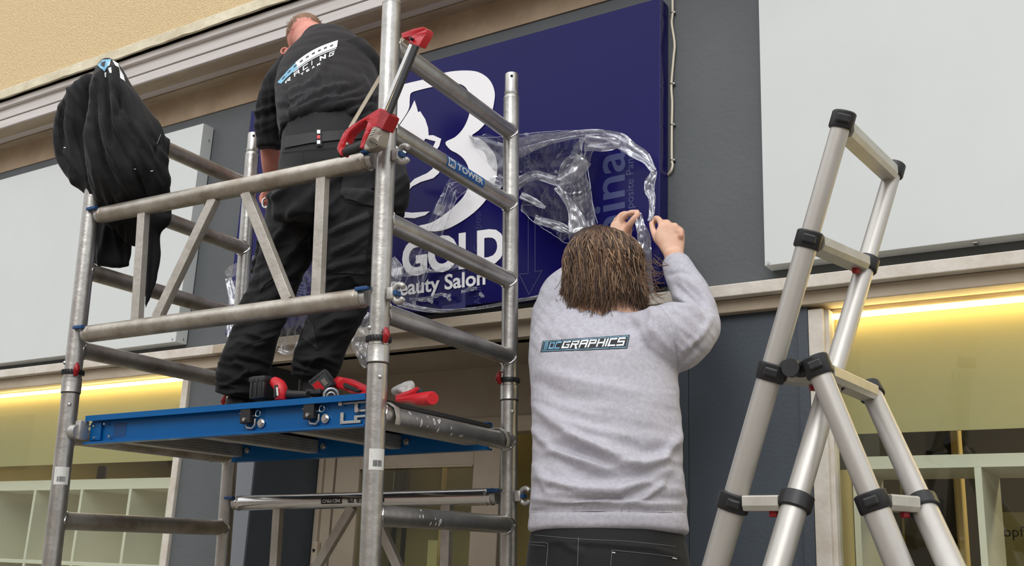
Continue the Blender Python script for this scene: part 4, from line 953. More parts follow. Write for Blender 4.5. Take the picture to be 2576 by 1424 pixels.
# printed badge on the back: frame, dark field, blue end, letters
Q = ((1366,858),(1584,843),(1578,877),(1360,886))   # TL TR BR BL
def subq(Q, s0, s1, t0, t1):
    f = bilin((0, 1, 0, 1), *Q); return (f(s0, t1), f(s1, t1), f(s1, t0), f(s0, t0))
def decal_quad(Q, bvh, m, name, parent, lift, nx=24, ny=6):
    bm = grid_patch(nx, ny); return decal(bm, bilin((-0.5, 0.5, -0.5, 0.5), *Q), bvh, m, name, parent, lift)
bd = decal_quad(Q, bv, M['print_black'], 'badge', sw, 0.0012)
decal_quad(subq(Q, 0.012, 0.988, 0.06, 0.94), bv, M['print_blue'], 'badge', sw, 0.0016)
decal_quad(subq(Q, 0.018, 0.982, 0.12, 0.88), bv, M['print_black'], 'badge', sw, 0.0020)
for k in range(3): decal_quad(subq(Q, 0.035+k*0.014, 0.042+k*0.014, 0.14, 0.86), bv, M['print_blue'], 'badge', sw, 0.0023, 2, 4)
def seg_letter(ch):
    """squared racing letters as stroke rectangles on a unit cell"""
    w_ = 0.2; H = {'t': (0, 1-w_, 1, 1), 'm': (0, 0.42, 1, 0.42+w_), 'b': (0, 0, 1, w_), 'l': (0, 0, w_, 1), 'r': (1-w_, 0, 1, 1), 'tl': (0, 0.5, w_, 1), 'bl': (0, 0, w_, 0.5), 'tr': (1-w_, 0.5, 1, 1), 'br': (1-w_, 0, 1, 0.5)}
    D = {'D': 'tblr', 'C': 'tbl', 'G': 'tbl m2 br', 'R': 'tl_all', 'A': '', 'P': '', 'H': '', 'I': '', 'S': ''}
    T = {'O': ['t', 'b', 'l', 'r'], 'C': ['t', 'b', 'l'], 'G': ['t', 'b', 'l', 'br', 'm'], 'A': ['t', 'l', 'r', 'm'], 'P': ['t', 'l', 'tr', 'm'], 'H': ['l', 'r', 'm'], 'I': ['l'], 'S': ['t', 'm', 'b', 'tl', 'br'], 'R': ['t', 'l', 'tr', 'm', 'q']}
    out = []
    for k in T[ch]:
        if k == 'q': out.append([(0.45, 0.45), (0.75, 0.45), (1.0, -0.12), (0.72, -0.12)]); continue
        x0, y0, x1, y1 = H[k]
        if ch == 'G' and k == 'm': x0 = 0.45
        out.append([(x0, y0), (x1, y0), (x1, y1), (x0, y1)])
    return out
def seg_word(word, gap=0.16, shear=0.18):
    bm = B(); x = 0
    for ch in word:
        wd = 0.3 if ch == 'I' else 1.0
        for qd in seg_letter(ch):
            vs = [bm.verts.new(((x+(px if ch != 'I' else px)*1.0)+py*shear, py, 0)) for px, py in qd]; bm.faces.new(vs)
        x += (0.2 if ch == 'I' else 1.0)+gap
    return dense(bm, 0.3)
bmw = seg_word('OC'); decal(bmw, bilin((0, 2.3, 0, 1), *subq(Q, 0.085, 0.225, 0.2, 0.8)), bv, M['print_blue'], 'badge_lettering', sw, 0.0026)
bmw = seg_word('GRAPHICS'); decal(bmw, bilin((0, 8.4, 0, 1), *subq(Q, 0.235, 0.955, 0.2, 0.82)), bv, M['print_white'], 'badge_lettering', sw, 0.0026)
seam([(1335,1288),(1430,1286),(1530,1284),(1630,1287),(1725,1289)], bv, M['sweat'], 'hem_seam', sw, 0.0016)
seam([(1655,765),(1683,800),(1697,860),(1706,925)], bv, M['sweat'], 'sleeve_seam', sw, 0.0013)
# trousers
bm = B()
loft_px(bm, [(1525,1300,172,2.52,0.112),(1525,1340,192,2.52,0.122),(1526,1380,200,2.515,0.13),(1527,1424,206,2.51,0.135),(1528,1470,206,2.505,0.135)], side2, seg=40, ends=0.1)
for s in (-1, 1):
    hip = at(1528, 1440, 2.505)+side2*s*0.10; kn = hip+Vector((s*0.01, 0.02, -0.33)); an = kn+Vector((s*0.01, -0.02, -0.37))
    tube(bm, catmull([hip, (hip+kn)/2, kn, (kn+an)/2, an], 3), [0.115, 0.11, 0.105, 0.1, 0.095, 0.09, 0.088, 0.086, 0.083, 0.082, 0.08, 0.08, 0.082], 24, round_ends=0.2)
tm = remesh(bm, 0.006, 3)
folds(tm, [([(1330,1370),(1420,1362),(1520,1368),(1640,1378),(1710,1400)], 7, 0.003), ([(1400,1360),(1460,1390),(1450,1424)], 9, 0.003)], amp_noise=0.003, nscale=12, seed=4)
tr2 = obj('trousers', tm, M['work'], p2_, smooth='all'); bv = bvh_of(tr2)
M['stitch'] = mat('grey_stitching', srgb(120, 120, 124), 0.7)
for L_ in ([(1322,1362),(1345,1364),(1374,1366),(1378,1376),(1374,1424)], [(1326,1370),(1372,1374)], [(1455,1352),(1453,1424)], [(1540,1384),(1620,1392),(1700,1402)], [(1540,1384),(1536,1424)], [(1335,1345),(1460,1356),(1580,1362),(1700,1375)]):
    seam(L_, bv, M['stitch'], 'stitching', tr2, 0.0006, 0.0012)
for L_ in ([(1540,1390),(1548,1391)], [(1692,1404),(1702,1406)]): seam(L_, bv, M['print_white'], 'stitching', tr2, 0.0013, 0.0016)
for x_, y_ in ((1700, 1362),):
    c = at(x_, y_, 2.43)
for s in (-1, 1):
    hip = at(1528, 1440, 2.505)+side2*s*0.10; an = hip+Vector((s*0.02, 0.0, -0.70))
    bm = B(); tube(bm, [an+Vector((0, -0.05, -0.045)), an+Vector((0, 0.04, -0.042)), an+Vector((0, 0.13, -0.055)), an+Vector((0, 0.18, -0.06))], [0.042, 0.046, 0.044, 0.034], 20, side=Vector((1, 0, 0)), ry=[0.042, 0.046, 0.034, 0.026], round_ends=0.5)
    obj('shoe', bm, M['leather'], p2_, smooth='all')
stand_z = (at(1528, 1440, 2.505)).z-0.70-0.092
# hair: a dense cap with combed locks over it
bm = B()
loft_px(bm, [(1528,584,44,2.65,0.05),(1524,600,74,2.65,0.08),(1520,635,96,2.645,0.098),(1518,680,103,2.638,0.103),(1518,725,102,2.634,0.098),(1512,755,92,2.625,0.085),(1508,772,80,2.615,0.070)], side=side2, seg=36, ends=0.3)
hm = remesh(bm, 0.006, 3); co, nn = get_co(hm); set_co(hm, co+nn*(0.003*np.sin(co[:, 0]*260+6*pnoise(co, 9))[:, None]))
hair2 = obj('hair', hm, M['hair_dark'], p2_, smooth='all')
def locks(parent, n, seed):
    r_ = random.Random(seed); bms = [B(), B(), B()]
    c0 = at(1519, 665, 2.642); top = at(1532, 588, 2.66)
    for k in range(n):
        az = r_.uniform(0, 2*PI); spread = r_.random()
        # direction in the horizontal plane: az measured from the viewer side
        vx = math.sin(az); vy = -math.cos(az)
        dirh = (side2*vx + Vector((-side2.y, side2.x, 0))*(-(-vy)) if False else side2*vx + Rz(math.radians(25)) @ Vector((0, vy, 0)))
        R_ = 0.112+r_.uniform(-0.006, 0.007); pts = []; start = r_.uniform(0.05, 0.75); endz = r_.uniform(-0.12, -0.19) if r_.random() < 0.7 else r_.uniform(-0.04, -0.11)
        if vx > 0.3: endz += 0.025
        ph = r_.uniform(0, 6.28); cur = r_.uniform(0.004, 0.013)
        swirl = r_.uniform(-0.75, 0.75)
        ns = 11
        for i in range(ns):
            t = i/(ns-1)
            th = start+(1.75-start)*min(t*1.5, 1.0)
            rr_ = R_*math.sin(min(th, PI/2)); zz = 0.10*math.cos(th) if th < PI/2 else 0
            if t > 0.6: zz = -(t-0.6)/0.4*(-endz)
            a2 = swirl*(1-t)*0.8+math.sin(t*6+ph)*0.12*t
            dv = Rz(a2) @ dirh
            flip = (max(0, t-0.72)**1.3)*(0.11 if vx > 0.35 else 0.05)*(0.5+r_.random())
            p_ = c0+dv*(rr_*(1.0-0.10*max(0, t-0.6))+flip+0.005*math.sin(t*9+ph))+Vector((0, 0, zz*1.02+math.sin(t*8+ph)*0.003))
            pts.append(p_)
        r0 = r_.uniform(0.0007, 0.0021); P_ = catmull(pts, 2); m_ = len(P_)
        rs_l = [r0*(0.5+0.9*math.sin(PI*min(1, (i/(m_-1))*0.8+0.12)))*(1 if i < m_-3 else 0.45) for i in range(m_)]
        w_ = r_.random(); cl = noise.noise(Vector((az*3.5, swirl, 4.0))); bi = 0 if w_+cl*0.9 < 0.36 else (1 if w_+cl*0.9 < 0.72 else 2)
        if endz < -0.12 and bi == 2: bi = 1
        tube(bms[bi], P_, rs_l, 5, side=Vector((-dirh.y, dirh.x, 0)), ry=[x*0.7 for x in rs_l])
    for bm_, mm, nm in zip(bms, ('hair_dark', 'hair_mid', 'hair_fair'), ('hair_locks', 'hair_locks', 'fair_hair_locks')):
        o = obj(nm, bm_, M[mm], parent, smooth='all')
        o['kind'] = 'stuff'
locks(hair2, 3000, 11)
# wispy curls low on the right and on the left collar
bm = B(); r_ = random.Random(8)
for k in range(80):
    rt = k % 2 != 0
    x_, y_ = (r_.uniform(1600, 1650), r_.uniform(640, 735)) if rt else (r_.uniform(1408, 1500), r_.uniform(690, 745))
    Y_ = r_.uniform(2.54, 2.62); s_ = 1 if rt else -0.4
    P_ = [at(x_, y_, Y_)]; ang = r_.uniform(0.9, 1.6)
    for i in range(7):
        ang += r_.uniform(-0.35, 0.15)-0.10; x_ += math.cos(ang)*6*s_*(1 if rt else 1.2); y_ += math.sin(ang)*7; P_.append(at(x_, y_, Y_))
    tube(bm, catmull(P_, 2), [0.0008]*(len(P_)*2-2)+[0.0005], 5)
o = obj('hair_curls', bm, M['hair_mid'], hair2, smooth='all'); o['kind'] = 'stuff'
# what the youth stands on (its top lies below the picture)
wp = thing('work_platform', 'low folding work platform under the person in grey', 'platform', Matrix.Translation((at(1528, 1440, 2.505).x, 2.55, 0)))
bm = B(); box(bm, (-0.26, -0.18, stand_z-0.05), (0.22, 0.2, stand_z), bevel=0.005); obj('deck', bm, M['alu_bar'], wp)
for sx in (-0.22, 0.18):
    for sy in (-0.15, 0.17): bm = B(); box(bm, (sx-0.02, sy-0.015, 0), (sx+0.02, sy+0.015, stand_z-0.05)); obj('leg', bm, M['alu_bar'], wp)

for k_ in ('tee', 'work', 'work_grey', 'soft', 'sweat'):
    b_ = M[k_].node_tree.nodes['Principled BSDF']; b_.inputs['Sheen Weight'].default_value = 0.10 if k_ != 'sweat' else 0.12; b_.inputs['Sheen Roughness'].default_value = 0.4

# ================================================================== PERSON IN BLACK ON THE SCAFFOLD
p1_ = thing('person', 'person in black t-shirt and black work trousers standing on the scaffold platform', 'person', Matrix.Identity(4))
sdn = CR
sdt = (CR*math.cos(0.30)+CU*math.sin(0.30)).normalized()
sdm = (CR*math.cos(0.15)+CU*math.sin(0.15)).normalized()
def sides(L_, res=3):
    out = []
    for s in L_: out += [s]*res
    return out
h1 = at(768, 92, 2.50)
bm = B()
loft_px(bm, [(822,430,95,2.22,0.09),(820,350,90,2.24,0.085),(822,260,98,2.33,0.09),(818,190,100,2.40,0.09),(812,140,72,2.44,0.07)], CR)
loft_px(bm, [(805,140,46,2.44),(792,112,43,2.46),(780,95,43,2.48)], CR)
rt1 = Rz(math.radians(42)) @ Rx(-0.45)
sph(bm, h1, 0.066, 0.084, 0.080, rt1); sph(bm, h1+rt1 @ Vector((0, 0.035, -0.045)), 0.052, 0.058, 0.055, rt1)
sph(bm, h1+rt1 @ Vector((0, 0.10, -0.02)), 0.011, 0.017, 0.018, rt1); sph(bm, h1+rt1 @ Vector((0, 0.088, -0.06)), 0.02, 0.01, 0.007, rt1); sph(bm, h1+rt1 @ Vector((0, 0.08, -0.088)), 0.02, 0.016, 0.014, rt1)
for s in (-1, 1):
    sph(bm, h1+rt1 @ Vector((s*0.026, 0.08, 0.0)), 0.013, 0.008, 0.008, rt1)
ear = at(721, 131, 2.46)
sph(bm, ear, 0.010, 0.013, 0.020, rt1)
loft_px(bm, [(728,190,34,2.41),(694,270,28,2.42),(680,340,25,2.44),(681,400,24,2.48),(685,445,21,2.53),(684,470,17,2.56)], ends=0.4)
loft_px(bm, [(684,468,15,2.56,0.012),(680,490,20,2.58,0.013),(678,506,18,2.59,0.012)], side=CR, seg=16, ends=0.4)
for k in range(4):
    finger(bm, [at(668+k*8, 504, 2.59), at(667+k*8, 520-abs(k-1.5)*2, 2.60), at(670+k*7, 526-abs(k-1.5)*2, 2.585)], 0.0085, 0.007)
finger(bm, [at(664,485,2.58), at(656,497,2.575), at(659,510,2.57)], 0.009, 0.0075)
loft_px(bm, [(900,150,38,2.44),(938,215,30,2.50),(962,280,27,2.58),(968,330,25,2.66),(971,370,22,2.74)], ends=0.4)
loft_px(bm, [(971,375,16,2.76,0.012),(972,395,20,2.79,0.013),(974,410,18,2.81,0.012)], side=CR, seg=16, ends=0.4)
for k in range(4):
    finger(bm, [at(960+k*9, 408, 2.81), at(960+k*9, 424-abs(k-1.5)*3, 2.84), at(962+k*8, 430-abs(k-1.5)*3, 2.86)], 0.0085, 0.007)
finger(bm, [at(958,395,2.79), at(951,407,2.80), at(954,419,2.82)], 0.009, 0.0075)
for L_ in ([(765,500,50,2.20),(728,600,42,2.2),(696,700,38,2.185),(665,780,34,2.17),(640,860,30,2.16),(608,960,24,2.15)], [(870,500,50,2.23),(878,620,42,2.245),(870,720,38,2.268),(845,795,34,2.27),(815,870,30,2.265),(788,940,24,2.26)]):
    loft_px(bm, L_, CR)
body1 = obj('body', remesh(bm, 0.0045, 2), M['skin_pink'], p1_, smooth='all')
# ear shell detail
bm = B(); ring_torus(bm, ear+Vector((-0.002, -0.010, 0.0)), Vector((0.3, -1, 0.1)), 0.012, 0.004, 18, 8)
for v in bm.verts: v.co = ear+(v.co-ear)*1.0
obj('ear_rim', bm, M['skin_pink'], body1, smooth='all')
# short hair over the crown
bm = B(); sph(bm, h1+rt1 @ Vector((0, 0.004, 0.006)), 0.0705, 0.088, 0.083, rt1)
hm = remesh(bm, 0.005, 2); co, nn = get_co(hm); P_ = np_pix(co)
# trim: keep only the hair above the shaved nape
bm = B(); bm.from_mesh(hm)
kill = []
for v in bm.verts:
    px, py = pix(v.co); loc_ = rt1.transposed() @ (v.co-h1)
    side_k = px < 738 and py > 92
    lim = 62-0.10*(px-770)+abs(px-775)**1.5*0.055+noise.noise(Vector((px*0.05, 0, 0)))*5
    facing = (v.co-h1).dot(CAMP-v.co) > 0
    if (facing and py > lim+4) or loc_.z < -0.03 or side_k: kill.append(v)
bmesh.ops.delete(bm, geom=kill, context='VERTS')
for v in bm.verts: v.co += (v.co-h1).normalized()*(0.0015*noise.noise(v.co*180))
h1o = obj('hair', bm, M['hair_ginger'], p1_, smooth='all')
bm = B(); r_ = random.Random(4)
for k in range(420):
    px = r_.uniform(722, 818); py = r_.uniform(43, 70+abs(px-770)*0.35); d = ray(px, py).normalized()
    c_ = h1+rt1 @ Vector((0, 0.004, 0.006)); oc = CAMP-c_; b_ = oc.dot(d); disc = b_*b_-(oc.length_squared-0.078**2)
    if disc < 0: continue
    p_ = CAMP+d*(-b_-math.sqrt(disc)); n_ = (p_-c_).normalized(); tube(bm, [p_-n_*0.004, p_+n_*0.003+CU*0.002, p_+n_*0.006+CU*r_.uniform(0.0, 0.006)+CR*r_.uniform(-0.003, 0.003)], [0.0007, 0.0006, 0.0003], 3)
o = obj('hair_stubble', bm, M['hair_ginger'], h1o); o['kind'] = 'stuff'
# t-shirt
bm = B()
TS = [(824,342,119,2.222,0.121),(824,334,120,2.226,0.123),(824,318,122,2.24,0.124),(825,285,128,2.27,0.126),(825,240,132,2.33,0.125),(820,195,130,2.38,0.12),(818,160,117,2.42,0.112),(817,132,92,2.445,0.095),(808,113,64,2.462,0.074),(798,104,50,2.47,0.062)]
pts = [at(s[0], s[1], s[3]) for s in TS]; rx_ = catmull([m_px(s[2], p) for s, p in zip(TS, pts)], 3); ry_ = catmull([s[4] for s in TS], 3); P_ = catmull(pts, 3)
sl = [(CR*math.cos(a)+CU*math.sin(a)).normalized() for a in [0.02+0.36*min(1, (i/(len(P_)-1))*1.25) for i in range(len(P_))]]
tube(bm, P_, rx_, 44, side=sl, ry=ry_)
loft_px(bm, [(745,178,52,2.405),(712,215,50,2.41),(692,262,45,2.415),(681,310,39,2.42),(677,345,33,2.425),(676,372,31,2.43)], seg=30, ends=0.04)
loft_px(bm, [(880,140,56,2.42),(915,170,50,2.44),(938,215,42,2.49),(954,262,36,2.54),(962,300,32,2.58)], seg=30, ends=0.04)
me = remesh(bm, 0.0052, 4)
folds(me, [
 ([(700,372),(730,345),(800,318),(880,300),(950,290)], 6, 0.005), ([(712,345),(760,315),(840,295),(940,262)], 6, 0.006), ([(720,318),(770,285),(850,268),(945,240)], 7, 0.006), ([(735,290),(790,262),(860,248),(930,215)], 7, 0.005),
 ([(715,330),(780,300),(860,280),(940,252)], 5, -0.005), ([(700,355),(760,328),(850,306),(950,276)], 5, -0.005), ([(740,265),(800,235),(870,215)], 9, 0.005), ([(760,232),(800,195),(820,150),(825,125)], 10, 0.004),
 ([(905,180),(925,230),(930,290)], 8, 0.004), ([(700,200),(700,250),(708,320)], 7, 0.005), ([(716,190),(722,250),(722,330)], 6, -0.006), ([(690,210),(682,270),(690,340)], 6, 0.004), ([(668,240),(665,300),(662,350)], 6, 0.003),
 ([(850,330),(890,322),(940,320)], 5, 0.004), ([(720,362),(780,345),(850,335)], 5, 0.004)], amp_noise=0.003, nscale=13, stretch=(1, 1, 2), seed=5, wr=[(-0.38, 22, 150, 0.006, 205, 345), (-0.5, 18, 110, 0.004, 250, 345), (1.35, 16, 120, 0.004, 170, 380)])
ts = obj('t_shirt', me, M['tee'], p1_, smooth='all'); bt = bvh_of(ts)
Qp = ((0,0),)
def arcq(s, t):
    # print runs along a curve over the shoulders: s 0..1 left->right, t 0 bottom .. 1 top of the whole print
    x = 698+s*152; y = 190-s*88-math.sin(PI*s)*12+(18*(1-s)**4)
    x2 = 720+s*124; y2 = 210-s*72-math.sin(PI*s)*6
    return (x*t+(x2-0)*(1-t), y*t+(y2+6)*(1-t))
def arc_decal(bm, s0, s1, t0, t1, m, nm, fit=None, lift=0.0016):
    a0, a1, b0, b1 = fit or bbox2(bm)
    return decal(bm, lambda x, y: arcq(s0+(s1-s0)*(x-a0)/(a1-a0), t0+(t1-t0)*(y-b0)/(b1-b0)), bt, m, nm, ts, lift)
arc_decal(grid_patch(16, 4), 0.30, 1.0, 0.58, 1.0, M['print_white'], 'chest_print')
arc_decal(grid_patch(10, 4), 0.0, 0.30, 0.56, 0.97, M['print_blue'], 'chest_print')
for k in range(9): arc_decal(grid_patch(3, 2), 0.05+k*0.103, 0.10+k*0.103, 0.74, 0.84, M['print_black'], 'chest_print', lift=0.002)
arc_decal(grid_patch(20, 2), 0.22, 0.99, 0.49, 0.54, M['print_white'], 'chest_print')
for i, ch in enumerate('RACING'):
    bmw = seg_word(ch) if ch not in 'N' else dense(text_mesh('N', 1, 0.05), 0.3)
    s_ = 0.03+i*0.165
    arc_decal(bmw, s_, s_+(0.115 if ch != 'I' else 0.03), 0.16, 0.42, M['print_white'], 'chest_lettering')
for i, ch in enumerate('TEAM'):
    arc_decal(dense(text_mesh(ch, 1, 0.04), 0.3), 0.30+i*0.11, 0.365+i*0.11, -0.06, 0.07, M['print_white'], 'chest_lettering')
# trousers
bm = B()
loft_px(bm, [(824,334,112,2.222,0.112),(824,352,114,2.215,0.114),(824,375,115,2.21,0.118),(826,410,122,2.205,0.124),(828,450,130,2.20,0.13),(822,500,136,2.20,0.13),(815,560,130,2.205,0.125)], CR, seg=40, ends=0.08)
loft_px(bm, [(752,500,74,2.20),(735,580,74,2.20),(718,637,66,2.195),(696,700,60,2.185),(673,763,60,2.175),(655,805,58,2.165),(642,845,58,2.16),(625,896,62,2.155),(611,935,64,2.15),(601,970,60,2.15),(595,996,54,2.15)], CR, seg=32, ends=0.06)
loft_px(bm, [(875,500,82,2.215),(880,580,80,2.235),(877,640,76,2.25),(872,700,70,2.265),(860,760,66,2.27),(838,811,64,2.27),(818,853,59,2.265),(799,905,62,2.26),(790,932,58,2.26),(782,955,50,2.26)], CR, seg=32, ends=0.06)
loft_px(bm, [(985,430,34,2.26),(990,470,40,2.26),(985,520,36,2.26)], CR, ends=0.4)
loft_px(bm, [(655,690,26,2.22),(668,640,28,2.22),(680,590,24,2.22)], CR, ends=0.4)
me = remesh(bm, 0.0055, 3)
folds(me, [
 ([(660,480),(690,500),(730,470)], 8, 0.006), ([(740,520),(700,600),(660,660)], 9, 0.007), ([(790,560),(740,620),(690,690)], 10, 0.008), ([(780,640),(730,690),(670,760)], 10, 0.007), ([(700,720),(650,760),(620,800)], 8, 0.006),
 ([(620,838),(660,852),(700,838)], 5, 0.005), ([(600,860),(640,870),(690,858)], 5, 0.004), ([(580,900),(620,930),(600,960)], 6, 0.006), ([(545,975),(590,960),(610,940),(650,930)], 5, 0.006), ([(545,995),(600,985),(650,990)], 5, 0.005), ([(560,915),(600,905),(650,915)], 6, -0.005),
 ([(830,590),(880,565),(935,540)], 7, 0.007), ([(835,640),(880,615),(930,580)], 7, 0.007), ([(825,680),(880,660),(935,650)], 8, 0.006), ([(830,705),(880,690),(900,720),(940,745)], 5, 0.005), ([(850,740),(900,720),(940,735)], 6, -0.005), ([(790,850),(840,800),(890,790)], 9, 0.007),
 ([(750,880),(800,850),(850,830)], 8, 0.006), ([(745,915),(800,900),(850,890)], 7, 0.006), ([(770,930),(800,900),(845,910)], 5, 0.006), ([(735,900),(760,920),(800,930)], 5, -0.005), ([(700,440),(760,430),(850,440),(930,430)], 12, 0.003), ([(800,480),(790,560),(785,620)], 7, -0.010)],
 amp_noise=0.0035, nscale=12, seed=9, wr=[(-0.75, 34, 190, 0.007, 420, 900), (0.15, 16, 110, 0.007, 880, 1005), (-0.35, 22, 120, 0.005, 560, 860)])
t1o = obj('trousers', me, M['work'], p1_, smooth='all'); bt1 = bvh_of(t1o)
# belt, loop, pockets
M['webbing'] = mat('belt_webbing', (0.006, 0.006, 0.007), 0.6, bump=0.2, bscale=300)
decal_poly([(718,345),(780,336),(850,330),(925,326),(940,348),(850,354),(780,362),(716,374)], bt1, M['webbing'], 'belt', t1o, 0.004)
lp_ = decal_poly([(796,328),(809,327),(811,370),(797,371)], bt1, M['work_grey'], 'belt_loop', t1o, 0.007)
for k in range(3): decal_poly([(799,332+k*13),(807,332+k*13),(807,341+k*13),(799,341+k*13)], bt1, M['print_white'] if k != 1 else M['red'], 'loop_mark', lp_, 0.009)
decal_poly([(862,380),(955,360),(955,500),(940,520),(870,500),(858,490)], bt1, M['work_grey'], 'pocket_flap', t1o, 0.005)
decal_poly([(828,580),(925,530),(930,560),(915,690),(828,690)], bt1, M['work_grey'], 'cargo_pocket', t1o, 0.004)
decal_poly([(655,680),(690,640),(700,690),(665,720),(652,735)], bt1, M['work_grey'], 'knee_patch', t1o, 0.004)
decal_poly([(790,820),(800,880),(760,850),(775,800)], bt1, M['work_grey'], 'knee_patch', t1o, 0.003)
for L_ in ([(862,488),(876,505),(938,518)], [(828,582),(925,532),(928,560),(916,690)], [(790,560),(740,625),(700,660)], [(700,385),(760,378),(850,370),(930,362)], [(600,872),(640,860),(680,846)], [(760,378),(764,430),(790,470)]):
    seam(L_, bt1, M['stitch_dark'] if 'stitch_dark' in M else M['work_grey'], 'stitching', t1o, 0.0009, 0.005)
bm = B(); tube(bm, catmull([at(668,498,2.16), at(661,505,2.155), at(662,520,2.155), at(672,520,2.16), at(678,500,2.17)], 4), 0.003, 8); obj('d_ring', bm, M['steel'], t1o, smooth=True)
# rough holster cloth showing right of the post
bm = B(); loft_px(bm, [(985,420,36,2.30,0.03),(1003,440,22,2.30,0.02),(1000,480,26,2.30,0.03),(1002,520,24,2.30,0.02),(985,540,30,2.30,0.03)], CR, seg=24, ends=0.3)
me = remesh(bm, 0.005, 1); folds(me, [([(1010,430),(1000,480),(1012,530)], 5, 0.006)], amp_noise=0.010, nscale=40, seed=3, front=False); obj('tool_pouch', me, M['work'], t1o, smooth='all')
# boots
def boot(pl_, toe, nm='boot'):
    bm = B(); a, b = Vector(pl_), Vector(toe); d = (b-a).normalized(); s_ = d.cross(Vector((0, 0, 1))).normalized()
    tube(bm, catmull([a-d*0.03+Vector((0, 0, 0.035)), a+d*0.04+Vector((0, 0, 0.038)), a+d*0.12+Vector((0, 0, 0.032)), b+Vector((0, 0, 0.028))], 3), [0.034, 0.036, 0.037, 0.038, 0.039, 0.041, 0.042, 0.041, 0.038, 0.034], 24, side=s_, ry=[0.036, 0.038, 0.038, 0.036, 0.034, 0.032, 0.030, 0.028, 0.026, 0.022], round_ends=0.6)
    tube(bm, [a+Vector((0, 0, 0.03)), a+Vector((0, 0, 0.11))], [0.036, 0.04], 20)
    o = obj(nm, remesh(bm, 0.004, 3), M['leather'], p1_, smooth='all')
    bm = B(); tube(bm, [a-d*0.05+Vector((0, 0, 0.004)), a+d*0.05+Vector((0, 0, 0.004)), b+d*0.03+Vector((0, 0, 0.004))], [0.030, 0.034, 0.030], 20, side=s_, ry=[0.006]*3, round_ends=0.5); obj('sole', bm, M['black_rubber'], o, smooth=True)
zdk = 0.131
def onS(px, py, z=zdk):
    """where the pixel ray meets the deck"""
    d = SR.transposed() @ ray(px, py); c = SMI @ CAMP; return c+d*((z-c.z)/d.z)
fl = SMI @ at(597, 990, 2.15); fr_ = SMI @ at(782, 965, 2.26)
boot(W(fl.x, fl.y+0.02, zdk+0.003), W(fl.x-0.01, fl.y+0.18, zdk+0.003)); boot(W(fr_.x, fr_.y, zdk+0.003), W(fr_.x-0.07, fr_.y+0.13, zdk+0.003))

# ================================================================== JACKET ON THE POST
jk = thing('jacket', 'black softshell jacket draped over the left corner post of the scaffold', 'jacket', Matrix.Identity(4))
bm = B()
loft_px(bm, [(270,158,12,1.875,0.018),(272,170,24,1.872,0.034),(276,192,38,1.87,0.048),(281,225,50,1.868,0.058),(288,265,64,1.868,0.062),(300,310,82,1.87,0.066),(310,350,96,1.875,0.068),(318,395,100,1.885,0.07),(322,440,99,1.90,0.07),(328,475,93,1.93,0.062),(340,512,84,1.975,0.04),(350,540,80,1.985,0.034)], CR, seg=44, ends=0.3)
loft_px(bm, [(240,200,20,1.865,0.03),(213,238,40,1.86,0.045),(198,285,52,1.855,0.052),(189,335,53,1.855,0.055),(191,380,50,1.86,0.055),(205,420,42,1.865,0.05),(227,455,32,1.875,0.04),(250,488,24,1.89,0.028)], CR, seg=32, ends=0.3)
loft_px(bm, [(315,290,34,1.90,0.045),(345,330,42,1.93,0.055),(375,358,38,1.96,0.05),(400,370,33,1.99,0.042),(419,377,28,2.01,0.036)], seg=24, ends=0.1)
loft_px(bm, [(370,380,40,1.93,0.05),(385,420,36,1.94,0.05),(388,460,34,1.95,0.045),(380,500,40,1.97,0.04)], CR, seg=24, ends=0.4)
loft_px(bm, [(290,515,38,1.975,0.028),(288,560,46,1.985,0.028),(284,600,46,1.985,0.026),(282,640,47,1.985,0.024),(278,665,44,1.985,0.020)], (CR*0.97-CU*0.10).normalized(), seg=28, ends=0.15)
loft_px(bm, [(395,515,32,1.98,0.028),(405,545,28,1.985,0.024),(385,580,20,1.99,0.022),(382,640,19,1.99,0.02),(378,700,15,1.99,0.016),(373,740,9,1.99,0.012),(368,765,4,1.99,0.006),(367,776,2.5,1.99,0.004)], CR, seg=24, ends=0.3)
loft_px(bm, [(345,535,60,1.98,0.024),(340,570,50,1.985,0.02),(320,600,30,1.985,0.016)], CR, seg=24, ends=0.3)
me = remesh(bm, 0.0055, 4)
folds(me, [([(262,165),(250,200),(240,240),(232,300)], 6, 0.006), ([(278,170),(288,240),(290,300),(320,380),(350,440)], 7, 0.010), ([(268,170),(272,240),(275,300),(285,370)], 6, -0.009), ([(290,175),(310,240),(335,310),(380,390),(410,460)], 8, 0.009),
 ([(245,215),(240,280),(250,350),(270,420),(300,480)], 6, -0.012), ([(260,300),(275,360),(300,420),(330,500)], 10, 0.010), ([(165,260),(150,320),(155,390),(185,440)], 6, -0.010), ([(170,250),(175,330),(180,400),(200,450)], 10, 0.006),
 ([(340,330),(350,380),(380,430),(400,480)], 8, 0.008), ([(310,340),(330,400),(360,470),(370,500)], 7, -0.010), ([(300,300),(305,250),(296,190)], 5, -0.008), ([(380,345),(395,365),(385,400)], 5, -0.005), ([(270,560),(262,610),(250,660)], 8, 0.006), ([(310,570),(300,620),(320,650)], 7, -0.006), ([(378,580),(376,660),(370,730)], 4, 0.006)],
 amp_noise=0.005, nscale=11, seed=12, wr=[(1.25, 30, 220, 0.010, 150, 530), (1.0, 22, 150, 0.005, 200, 520), (1.5, 20, 120, 0.006, 540, 760)])
jb = obj('shell', me, M['soft'], jk, smooth='all'); bj = bvh_of(jb)
decal_poly([(246,165),(258,152),(280,150),(272,168),(262,181)], bj, M['print_blue'], 'jacket_print', jb, 0.0018)
decal_poly([(256,158),(266,155),(262,170),(255,166)], bj, M['print_black'], 'jacket_print', jb, 0.0024)
